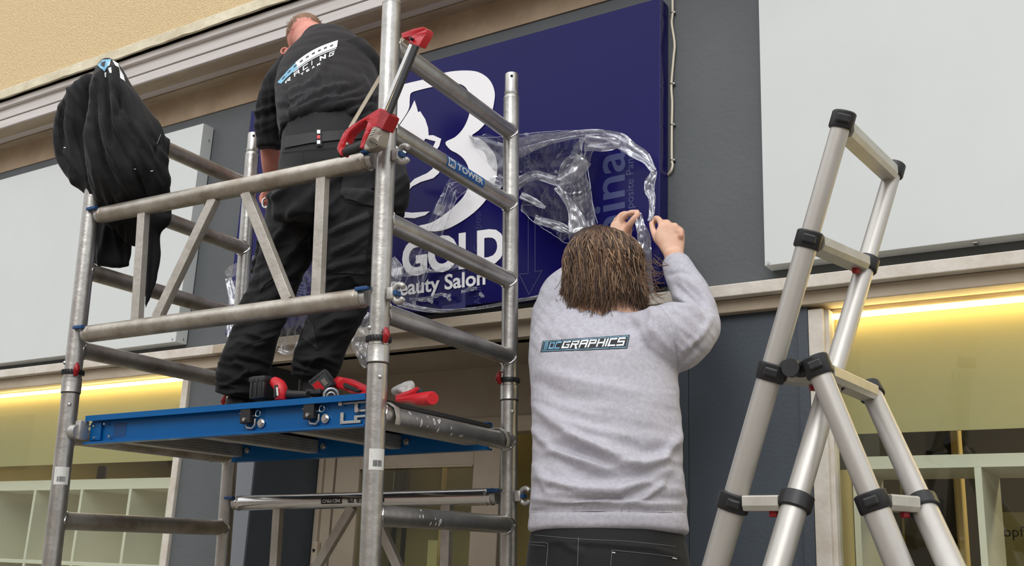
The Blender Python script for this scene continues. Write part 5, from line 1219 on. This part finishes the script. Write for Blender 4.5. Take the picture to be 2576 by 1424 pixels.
for P4 in ([(268,158),(278,156),(276,166),(270,168)], [(282,152),(296,160),(300,172),(290,166)], [(298,170),(310,190),(314,206),(302,196)], [(262,184),(267,182),(266,196),(263,195)], [(273,172),(280,170),(281,185),(277,184)]):
    decal_poly(P4, bj, M['print_white'], 'jacket_print', jb, 0.0018)
M['piping'] = mat('grey_piping', srgb(120, 124, 126), 0.5)
seam([(405,338),(400,350),(395,362)], bj, M['piping'], 'zip_pull', jb, 0.0012, 0.002)
for (x, y) in ((163, 372), (340, 425), (382, 430)): decal_poly([(x-3,y-1),(x+3,y-1),(x+3,y+1),(x-3,y+1)], bj, M['print_white'], 'lint', jb, 0.0016, mx=3)
seam([(160,250),(148,300),(150,350),(170,400),(190,430)], bj, M['soft'], 'sleeve_seam', jb, 0.0018, 0.0005)
seam([(235,210),(248,260),(265,330),(290,420)], bj, M['soft'], 'sleeve_seam', jb, 0.0018, 0.0005)

# ================================================================== HACKSAW
hs = thing('hacksaw', 'red and black hacksaw hooked over the guard rail beside the right front post', 'hacksaw', Matrix.Identity(4))
YS = 1.885
sp_ = lambda L_, Y: [at(x, y, Y) for x, y in L_]
def slab(L_, Y, th, m, name, par, bev=0.0):
    bm = B(); a, b = prism(bm, sp_(L_, Y), Vector((0.25, 0.97, 0)).normalized()*th); 
    if bev:
        bmesh.ops.dissolve_limit(bm, angle_limit=0.02, verts=bm.verts[:], edges=bm.edges[:])
        bmesh.ops.bevel(bm, geom=bm.edges[:], offset=bev, segments=2, affect='EDGES', clamp_overlap=True)
    return obj(name, bm, m, par, smooth=50)
# frame bar: silver face and black edge
bm = B(); beam(bm, at(1040,114,YS+0.006), at(966,290,YS+0.006), 0.020, 0.013, up=Vector((1, 0, 0.4)), bevel=0.002); fbm = obj('frame_bar', bm, M['alu_new'], hs)
bm = B(); beam(bm, at(1047,116,YS-0.002), at(975,294,YS-0.002), 0.010, 0.016, up=Vector((1, 0, 0.4)), bevel=0.002); obj('bar_grip', bm, M['black_plastic'], hs)
slab([(1008,84),(1040,72),(1064,67),(1074,74),(1072,84),(1054,116),(1040,112),(1026,106),(1034,98),(1030,92),(1012,96)], YS-0.006, 0.022, M['saw_red'], 'head', hs, 0.0022)
bm = B(); cyl(bm, at(1036, 98, YS-0.01), (0.2, 1, 0), 0.004, 0.012, 12); obj('blade_pin', bm, M['black_plastic'], hs, smooth=True)
# blade strip behind the post
bm = B(); beam(bm, at(1016,92,2.005), at(880,322,1.955), 0.0095, 0.0014, up=(CAMP-at(940,210,1.98)).normalized()); obj('blade', bm, M['cable'], hs)
# handle
slab([(954,271),(968,276),(979,288),(962,326),(946,319),(926,338),(914,372),(902,372),(916,330),(925,306),(917,301),(880,331),(868,352),(864,372),(856,392),(847,378),(849,362),(866,328),(884,314)], YS-0.010, 0.026, M['saw_red'], 'handle', hs, 0.0022)
slab([(956,274),(968,278),(979,289),(962,326),(945,318)], YS-0.014, 0.034, M['darkred'], 'handle_block', hs, 0.002)
bm = B(); tube(bm, catmull([at(858,384,YS+0.002), at(878,378,YS+0.002), at(900,370,YS+0.002), at(916,362,YS+0.002)], 4), [0.0105]*13, 16, side=CR, ry=[0.014]*13, round_ends=0.6); obj('grip', bm, M['black_rubber'], hs, smooth=True)
bm = B(); tube(bm, catmull([at(853,376,YS), at(858,362,YS), at(868,356,YS), at(874,366,YS)], 4), [0.006]*13, 12, round_ends=0.5); obj('grip_end', bm, M['saw_grey'], hs, smooth=True)
slab([(938,317),(960,322),(958,338),(950,366),(932,376),(916,378),(914,366),(926,340)], YS-0.012, 0.028, M['saw_grey'], 'tension_block', hs, 0.003)
bm = B(); cyl(bm, at(936, 360, YS-0.016), (CAMP-at(936, 360, YS)).normalized(), 0.0135, 0.010, 28); kn = obj('tension_knob', bm, M['saw_grey'], hs, smooth=40)
bm = B(); c = at(937, 357, YS-0.024); beam(bm, at(927,352,YS-0.024), at(948,364,YS-0.024), 0.003, 0.003); obj('knob_slot', bm, M['black_plastic'], kn)
for k in range(3): bm = B(); beam(bm, at(929+k*3,340-k*6,YS-0.013), at(939+k*3,336-k*6,YS-0.013), 0.0018, 0.002); obj('vent_groove', bm, M['label_white'], hs)

# ================================================================== TOOLS ON THE DECK
def rbox(P, ax, up, sx, sy, sz, bev, m, name, par):
    ax = ax.normalized(); s_ = up.cross(ax).normalized(); u_ = ax.cross(s_).normalized()
    bm = B(); frame_box(bm, P, ax, s_, u_, sx, sy, sz, bev); return obj(name, bm, m, par, smooth=40)
UPV = SR @ Vector((0, 0, 1)); AX = SR @ Vector((1, 0, 0)); AY = SR @ Vector((0, 1, 0))
T1 = thing('cordless_drill', 'red cordless drill with black battery upright beside the left boot', 'drill', Matrix.Identity(4))
Yd = 2.0
c = at(661, 977, Yd)
bt_ = rbox(c, AX, UPV, 0.052, 0.05, 0.062, 0.006, M['black_plastic'], 'battery', T1)
rbox(c+UPV*0.021, AX, UPV, 0.056, 0.054, 0.014, 0.003, M['black_rubber'], 'battery_foot', bt_)
for k in (-1, 0, 1): rbox(c-AY*0.026+AX*k*0.016, AX, UPV, 0.004, 0.003, 0.05, 0.001, M['black_rubber'], 'battery_rib', bt_)
bm = B(); tube(bm, catmull([at(690,960,Yd), at(702,970,Yd), at(708,985,Yd), at(706,1003,Yd)], 4), [0.014,0.015,0.016,0.017,0.018,0.018,0.018,0.018,0.017,0.017,0.017,0.016,0.016], 16, round_ends=0.5); bd_ = obj('body', bm, M['red'], T1, smooth=True)
rbox(at(697, 985, Yd-0.012), AX, UPV, 0.012, 0.016, 0.034, 0.003, M['black_rubber'], 'trigger_guard', T1)
bm = B(); tube(bm, [at(697,975,Yd-0.022), at(699,996,Yd-0.022)], 0.003, 8); obj('driver_bit', bm, M['steel'], T1, smooth=True)
bm = B(); tube(bm, [at(708,988,Yd+0.01), at(728,993,Yd+0.01), at(775,993,Yd+0.01)], [0.016, 0.012, 0.009], 16); obj('grip', bm, M['saw_dark'] if 'saw_dark' in M else M['leather'], T1, smooth=True)
T2 = thing('impact_driver', 'grey battery with red and white label on a tool lying on the blue platform', 'power tool', Matrix.Identity(4))
ax2 = (at(838,948,2.02)-at(790,985,2.02)).normalized()
dn = ax2.cross(CAMP-at(810,965,2.02)).normalized()
def tiltbox(P, sx, sy, sz, bev, m, name, par):
    f_ = (CAMP-P).normalized(); a_ = (ax2-f_*ax2.dot(f_)).normalized(); a_ = (a_+f_*0.25).normalized(); f2 = (f_-a_*f_.dot(a_)).normalized(); s_ = a_.cross(f2)
    bm = B(); frame_box(bm, P, a_, s_, f2, sx, sy, sz, bev); return obj(name, bm, m, par, smooth=40), a_, s_, f2
P2 = at(812, 964, 2.04)
o2, a_, s_, f2 = tiltbox(P2, 0.056, 0.050, 0.034, 0.005, M['black_plastic'], 'battery', T2)
M['tool_grey'] = mat('tool_grey', (0.055, 0.062, 0.064), 0.5)
for k in range(4):
    bm = B(); frame_box(bm, P2+a_*(-0.02+k*0.0135)-s_*0.024, a_, s_, f2, 0.007, 0.006, 0.036, 0.001); obj('battery_rib', bm, M['tool_grey'], o2)
bm = B(); frame_box(bm, P2+f2*0.0175-s_*0.0, a_, s_, f2, 0.046, 0.034, 0.002, 0.0005); obj('battery_cover', bm, M['tool_grey'], o2)
bm = B(); frame_box(bm, P2+f2*0.0192-a_*0.010, a_, s_, f2, 0.020, 0.026, 0.001); obj('battery_label', bm, M['red'], o2)
bm = B(); frame_box(bm, P2+f2*0.0192+a_*0.010, a_, s_, f2, 0.012, 0.018, 0.001); obj('battery_label', bm, M['saw_grey'], o2)
bm = B(); frame_box(bm, at(798,988,2.04), AX, AY, UPV, 0.05, 0.04, 0.016, 0.004); obj('body', bm, M['black_rubber'], T2)
bm = B(); ring_torus(bm, at(833,995,2.02), (CAMP-at(833,995,2.02)), 0.018, 0.003); ring_torus(bm, at(833,997,2.025), (CAMP-at(833,995,2.02)), 0.010, 0.003); o = obj('chuck_ring', bm, M['steel'], T2, smooth=True)
T3 = thing('multi_tool', 'red and black power tool lying on the platform against the right front post', 'power tool', Matrix.Identity(4))
slab([(839,975),(836,955),(848,946),(862,951),(912,975),(925,985),(925,999),(884,990),(862,980)], 2.06, 0.045, M['red'], 'body', T3, 0.004)
slab([(862,962),(872,966),(905,982),(895,986),(862,974)], 2.052, 0.012, M['black_rubber'], 'grip', T3, 0.002)
# crumpled clear bag and the red handled cutters by the right front post
bm = B(); sph(bm, at(1020,985,2.10), 0.030, 0.028, 0.024); me = remesh(bm, 0.003, 0); folds(me, [], amp_noise=0.012, nscale=45, seed=21, front=False)
M['bag'] = mat('milky_plastic', srgb(215, 214, 210), 0.25, spec=0.6); M['bag'].node_tree.nodes['Principled BSDF'].inputs['Transmission Weight'].default_value = 0.35
bg_ = obj('plastic_bag', me, M['bag']); tag(bg_, 'crumpled whitish plastic bag on the platform beside the red handles', 'plastic bag')
T4 = thing('bolt_cutter', 'pair of red rubber tool handles lying on the black deck edge', 'hand tool', Matrix.Identity(4))
bm = B(); tube(bm, catmull([at(1000,1006,2.04), at(1030,1004,2.03), at(1058,1004,2.01), at(1086,1002,1.99)], 4), [0.007,0.0075,0.008,0.009,0.010,0.0115,0.013,0.0145,0.0155,0.016,0.0165,0.0165,0.0165], 20, side=CR); tube(bm, [at(1086,1002,1.99), at(1089,1002,1.985)], [0.0165, 0.0145], 20); obj('handle', bm, M['red'], T4, smooth=40)
bm = B(); tube(bm, [at(1000,1001,2.07), at(1030,993,2.07), at(1052,984,2.07)], [0.009, 0.0105, 0.0115], 18); obj('handle', bm, M['red'], T4, smooth=40)
bm = B(); tube(bm, [at(1052,984,2.07), at(1060,990,2.075)], [0.012, 0.010], 18); obj('collar', bm, M['black_rubber'], T4, smooth=True)

# ================================================================== CLEAR FILM PEELED FROM THE SIGN
def ridged(p, s, seed):
    v = 0.25
    for k in range(2):
        n_ = noise.noise(Vector((p[0]*s*(2**k)+seed, p[1]*s*(2**k), p[2]*s*(2**k)+seed*0.3))); v += (1-abs(n_)*2)*(0.5**k)
    return v
def sheet(rows, nu, nv, amp, sc, seed, name, parent, m, jag=0.0):
    """rows: list of polylines of (px, py, Y); a crumpled skin is stretched over them"""
    R3 = []
    for r_ in rows:
        pts = [at(*p) for p in r_]; c_ = catmull(pts, 12); c_ = [c_[int(round(i*(len(c_)-1)/nu))] for i in range(nu+1)]; R3.append(c_)
    cols = []
    for i in range(nu+1):
        cc = catmull([r_[i] for r_ in R3], 12); cols.append([cc[int(round(j*(len(cc)-1)/nv))] for j in range(nv+1)])
    bm = B(); vs = []
    for i in range(nu+1):
        col = []
        for j in range(nv+1):
            p = cols[i][j]; e_ = min(i, nu-i, j, nv-j)/6.0; e_ = min(1, e_)
            d = ridged(p, sc, seed)-0.9; q_ = Vector(p)
            q_.y += amp*d*(0.35+0.65*e_); q_.x += amp*0.5*noise.noise(Vector(p)*sc*1.5); q_.z += amp*0.6*noise.noise(Vector(p)*sc*1.3+Vector((9, 3, 1)))
            if e_ < 0.3 and jag: q_ += Vector((noise.noise(Vector(p)*60), 0, noise.noise(Vector(p)*60+Vector((5, 5, 5)))))*jag
            q_.y = min(q_.y, FY-0.004)
            col.append(bm.verts.new(q_))
        vs.append(col)
    for i in range(nu):
        for j in range(nv): bm.faces.new((vs[i][j], vs[i+1][j], vs[i+1][j+1], vs[i][j+1]))
    return obj(name, bm, m, parent, smooth='all')
fl1 = thing('protective_film', 'large clear film peeling off the blue sign, pulled by the person in grey', 'plastic film')
Yb = 2.965
# broad crumpled sheet
sheet([[(1180,345,2.985),(1250,345,2.98),(1330,334,2.96),(1430,330,2.94),(1530,334,2.92)],
       [(1215,385,2.985),(1270,385,2.97),(1340,385,2.93),(1420,385,2.90),(1500,375,2.89)],
       [(1240,425,2.985),(1290,430,2.96),(1350,440,2.92),(1420,440,2.88),(1475,430,2.88)]], 90, 50, 0.035, 9, 3, 'upper_sheet', fl1, M['film'])
sheet([[(1290,440,2.97),(1350,445,2.93),(1420,430,2.89),(1470,400,2.88),(1475,360,2.89)],
       [(1300,500,2.97),(1360,500,2.92),(1420,490,2.89),(1460,470,2.88),(1475,440,2.88)],
       [(1315,530,2.97),(1370,570,2.93),(1425,612,2.91),(1450,560,2.90),(1485,500,2.90)]], 80, 60, 0.035, 10, 5, 'lower_sheet', fl1, M['film'], 0.006)
sheet([[(1455,350,2.90),(1475,420,2.88),(1485,480,2.88),(1500,562,2.90)],
       [(1470,350,2.90),(1440,440,2.87),(1455,520,2.87),(1460,580,2.89)],
       [(1450,360,2.91),(1405,440,2.88),(1430,530,2.88),(1432,610,2.90)]], 60, 40, 0.03, 12, 8, 'hanging_fold', fl1, M['film_dense'])
# gathered rope of film to the right, down to the hands
def ribbon(path, name, parent, m, seed, amp=0.008, n=90, nv=10, sc=26):
    """path: (px, py, half-width px, Y)"""
    P_ = catmull([at(p[0], p[1], p[3]) for p in path], 12); w_ = catmull([float(p[2]) for p in path], 12); N_ = len(P_); bm = B(); vs = []
    for i in range(N_):
        t = (P_[min(i+1, N_-1)]-P_[max(i-1, 0)]).normalized(); s_ = t.cross((CAMP-P_[i]).normalized()).normalized(); hw = m_px(w_[i], P_[i]); col = []
        for j in range(nv+1):
            u_ = j/nv*2-1; q_ = P_[i]+s_*hw*u_; f_ = (CAMP-q_).normalized(); q_ = q_+f_*amp*1.3*(ridged((u_*1.1, i*0.035, 0.0), 1.6, seed)-0.6)+f_*amp*0.5*noise.noise(q_*38)+s_*hw*0.35*noise.noise(Vector((i*0.09, seed, u_*0.6)))
            q_.y = min(q_.y, FY-0.004); col.append(bm.verts.new(q_))
        vs.append(col)
    for i in range(N_-1):
        for j in range(nv): bm.faces.new((vs[i][j], vs[i+1][j], vs[i+1][j+1], vs[i][j+1]))
    return obj(name, bm, m, parent, smooth='all')
ribbon([(1300,372,26,2.95),(1380,350,16,2.93),(1460,338,10,2.92),(1535,343,16,2.91),(1580,368,17,2.90),(1622,398,14,2.90),(1646,430,9,2.90)], 'rolled_edge', fl1, M['film_dense'], 2)
ribbon([(1470,360,24,2.89),(1520,362,18,2.89),(1560,362,10,2.90)], 'rolled_edge', fl1, M['film_dense'], 4)
ribbon([(1646,430,8,2.90),(1637,455,13,2.90),(1632,475,12,2.90),(1640,500,9,2.90),(1638,540,7,2.90),(1632,556,4,2.89)], 'rolled_edge', fl1, M['film_dense'], 6)
ribbon([(1606,536,6,2.89),(1612,570,14,2.89),(1620,600,17,2.90),(1626,640,14,2.92),(1632,690,9,2.95),(1640,740,5,2.97)], 'held_strip', fl1, M['film_dense'], 7, amp=0.012)
ribbon([(1300,462,16,2.95),(1350,440,14,2.92),(1400,455,12,2.89),(1440,440,20,2.88),(1470,400,22,2.88)], 'pleat', fl1, M['film_dense'], 9, amp=0.014)
ribbon([(1400,470,8,2.88),(1430,510,10,2.88),(1450,550,22,2.88),(1452,585,18,2.89)], 'pleat', fl1, M['film_dense'], 10, amp=0.018)
ribbon([(1310,490,8,2.95),(1350,510,9,2.93),(1372,522,4,2.92)], 'pleat', fl1, M['film_dense'], 12, amp=0.01)
ribbon([(1345,550,10,2.93),(1390,565,12,2.91),(1440,585,10,2.90)], 'pleat', fl1, M['film_dense'], 13, amp=0.015)
for L_ in ([(1180,346,2.98),(1260,344,2.97),(1380,331,2.94),(1470,331,2.93),(1530,334,2.915),(1580,362,2.90),(1625,398,2.895),(1650,428,2.895)], [(1652,430,2.895),(1646,470,2.895),(1640,540,2.89)], [(1310,528,2.955),(1345,560,2.93),(1372,578,2.93),(1400,596,2.92),(1425,612,2.91),(1440,600,2.91)], [(1475,400,2.89),(1484,460,2.88),(1492,520,2.89),(1503,562,2.90)]):
    bm = B(); tube(bm, [p+Vector((0, 0.002*noise.noise(p*40), 0.003*noise.noise(p*55))) for p in catmull([at(*p) for p in L_], 8)], 0.0011, 5); obj('film_edge', bm, M['film_dense'], fl1, smooth=True)
# film strip hanging in front of the silhouette
fl2 = thing('protective_film', 'narrow clear film strip hanging slanted across the white lettering of the blue sign', 'plastic film')
ribbon([(1175,462,34,2.95),(1140,475,24,2.94),(1112,540,20,2.93),(1082,600,24,2.93),(1052,650,24,2.93),(1030,710,30,2.94),(1012,765,26,2.95)], 'strip', fl2, M['film'], 15, amp=0.016)
for L_ in ([(1130,462,2.94),(1105,530,2.93),(1062,622,2.93),(1020,710,2.94),(1002,740,2.95)], [(1180,475,2.94),(1150,500,2.93),(1128,545,2.93),(1104,612,2.93),(1070,700,2.93),(1040,770,2.95)], [(1128,462,2.94),(1160,458,2.94),(1210,470,2.95),(1262,452,2.96)]):
    bm = B(); tube(bm, catmull([at(*p) for p in L_], 6), 0.0010, 5); obj('film_edge', bm, M['film_dense'], fl2, smooth=True)
M['tape'] = mat('tape', srgb(150, 148, 160), 0.35)
for P4 in ([(1098,512),(1120,518),(1114,545),(1092,538)],):
    bm = B(); prism(bm, sp_(P4, 2.92), Vector((0, -0.0006, 0))); obj('tape_piece', bm, M['tape'], fl2)
ribbon([(1225,462,10,2.97),(1250,455,16,2.97),(1275,460,12,2.97)], 'bunched_end', fl2, M['film_dense'], 17, amp=0.014)
ribbon([(1180,345,3,2.985),(1220,370,26,2.98),(1262,400,34,2.97),(1290,420,30,2.96)], 'loose_corner', fl1, M['film'], 19, amp=0.012)
# shreds round the lettering
rs2 = random.Random(31)
fl3 = thing('film_scraps', 'torn clear film scraps stuck around the small white lettering', 'plastic film')
for (x, y, a, L_) in [(1045,688,-0.15,70),(1100,680,-0.1,60),(1160,668,-0.2,50),(1200,680,0.3,26),(1060,752,-0.12,60),(1110,742,-0.1,50),(1180,728,-0.15,40),(1208,735,1.4,18),(1040,758,0.9,22),(1080,750,1.0,18),(1128,742,0.8,20)]:
    pth = [(x-L_*0.5+L_*k/4, y+(k-2)*math.tan(a)*L_/4+rs2.uniform(-3, 3), rs2.uniform(3, 6), 2.975) for k in range(5)] if abs(a) < 0.5 else [(x+rs2.uniform(-2, 2)+k*2, y+k*L_/4, rs2.uniform(3, 5), 2.972) for k in range(4)]
    ribbon(pth, 'scrap', fl3, M['film_dense'], rs2.uniform(0, 50), amp=0.010, nv=5, sc=40)
# film hanging below/behind the person in black
fl4 = thing('protective_film', 'clear film hanging off the sign behind the legs of the person in black', 'plastic film')
sheet([[(572,690,2.93),(620,655,2.93),(700,640,2.94),(780,655,2.94),(850,680,2.94)],
       [(590,760,2.93),(640,740,2.93),(710,740,2.94),(790,740,2.94),(860,760,2.94)],
       [(576,850,2.93),(640,860,2.93),(705,885,2.94),(760,880,2.93),(900,850,2.94)]], 80, 50, 0.028, 9, 23, 'hanging_sheet', fl4, M['film'], 0.006)
ribbon([(568,690,8,2.92),(585,682,14,2.92),(620,660,8,2.92),(650,640,4,2.92)], 'rolled_edge', fl4, M['film_dense'], 25)
ribbon([(575,700,8,2.92),(588,760,12,2.92),(578,820,8,2.92),(578,855,6,2.92)], 'rolled_edge', fl4, M['film_dense'], 26, amp=0.012)
ribbon([(700,880,4,2.93),(722,888,5,2.93),(742,880,4,2.93),(760,862,3,2.93)], 'rolled_edge', fl4, M['film_dense'], 27)
ribbon([(935,790,18,2.93),(915,830,26,2.92),(905,870,22,2.92),(915,905,12,2.93),(922,925,6,2.94)], 'crumpled_tail', fl4, M['film_dense'], 28, amp=0.022)
ribbon([(985,650,10,2.95),(1000,680,14,2.95),(990,720,10,2.95)], 'rolled_edge', fl4, M['film_dense'], 33, amp=0.012)
ribbon([(1000,762,8,2.96),(1100,782,5,2.975),(1200,775,4,2.98),(1300,757,4,2.98),(1360,745,4,2.98),(1420,728,3,2.98)], 'bottom_edge', fl1, M['film_dense'], 35, amp=0.006)
def film_text(txt, corners, Y, par):
    bm = text_mesh(txt, 1.0, 0.01, 3); quadmap(bm, [at(x, y, Y) for x, y in corners]); return obj('film_print', bm, M['ghost2'], par)
film_text('Com', [(782,690),(782,752),(748,745),(748,690)], 2.90, fl4)
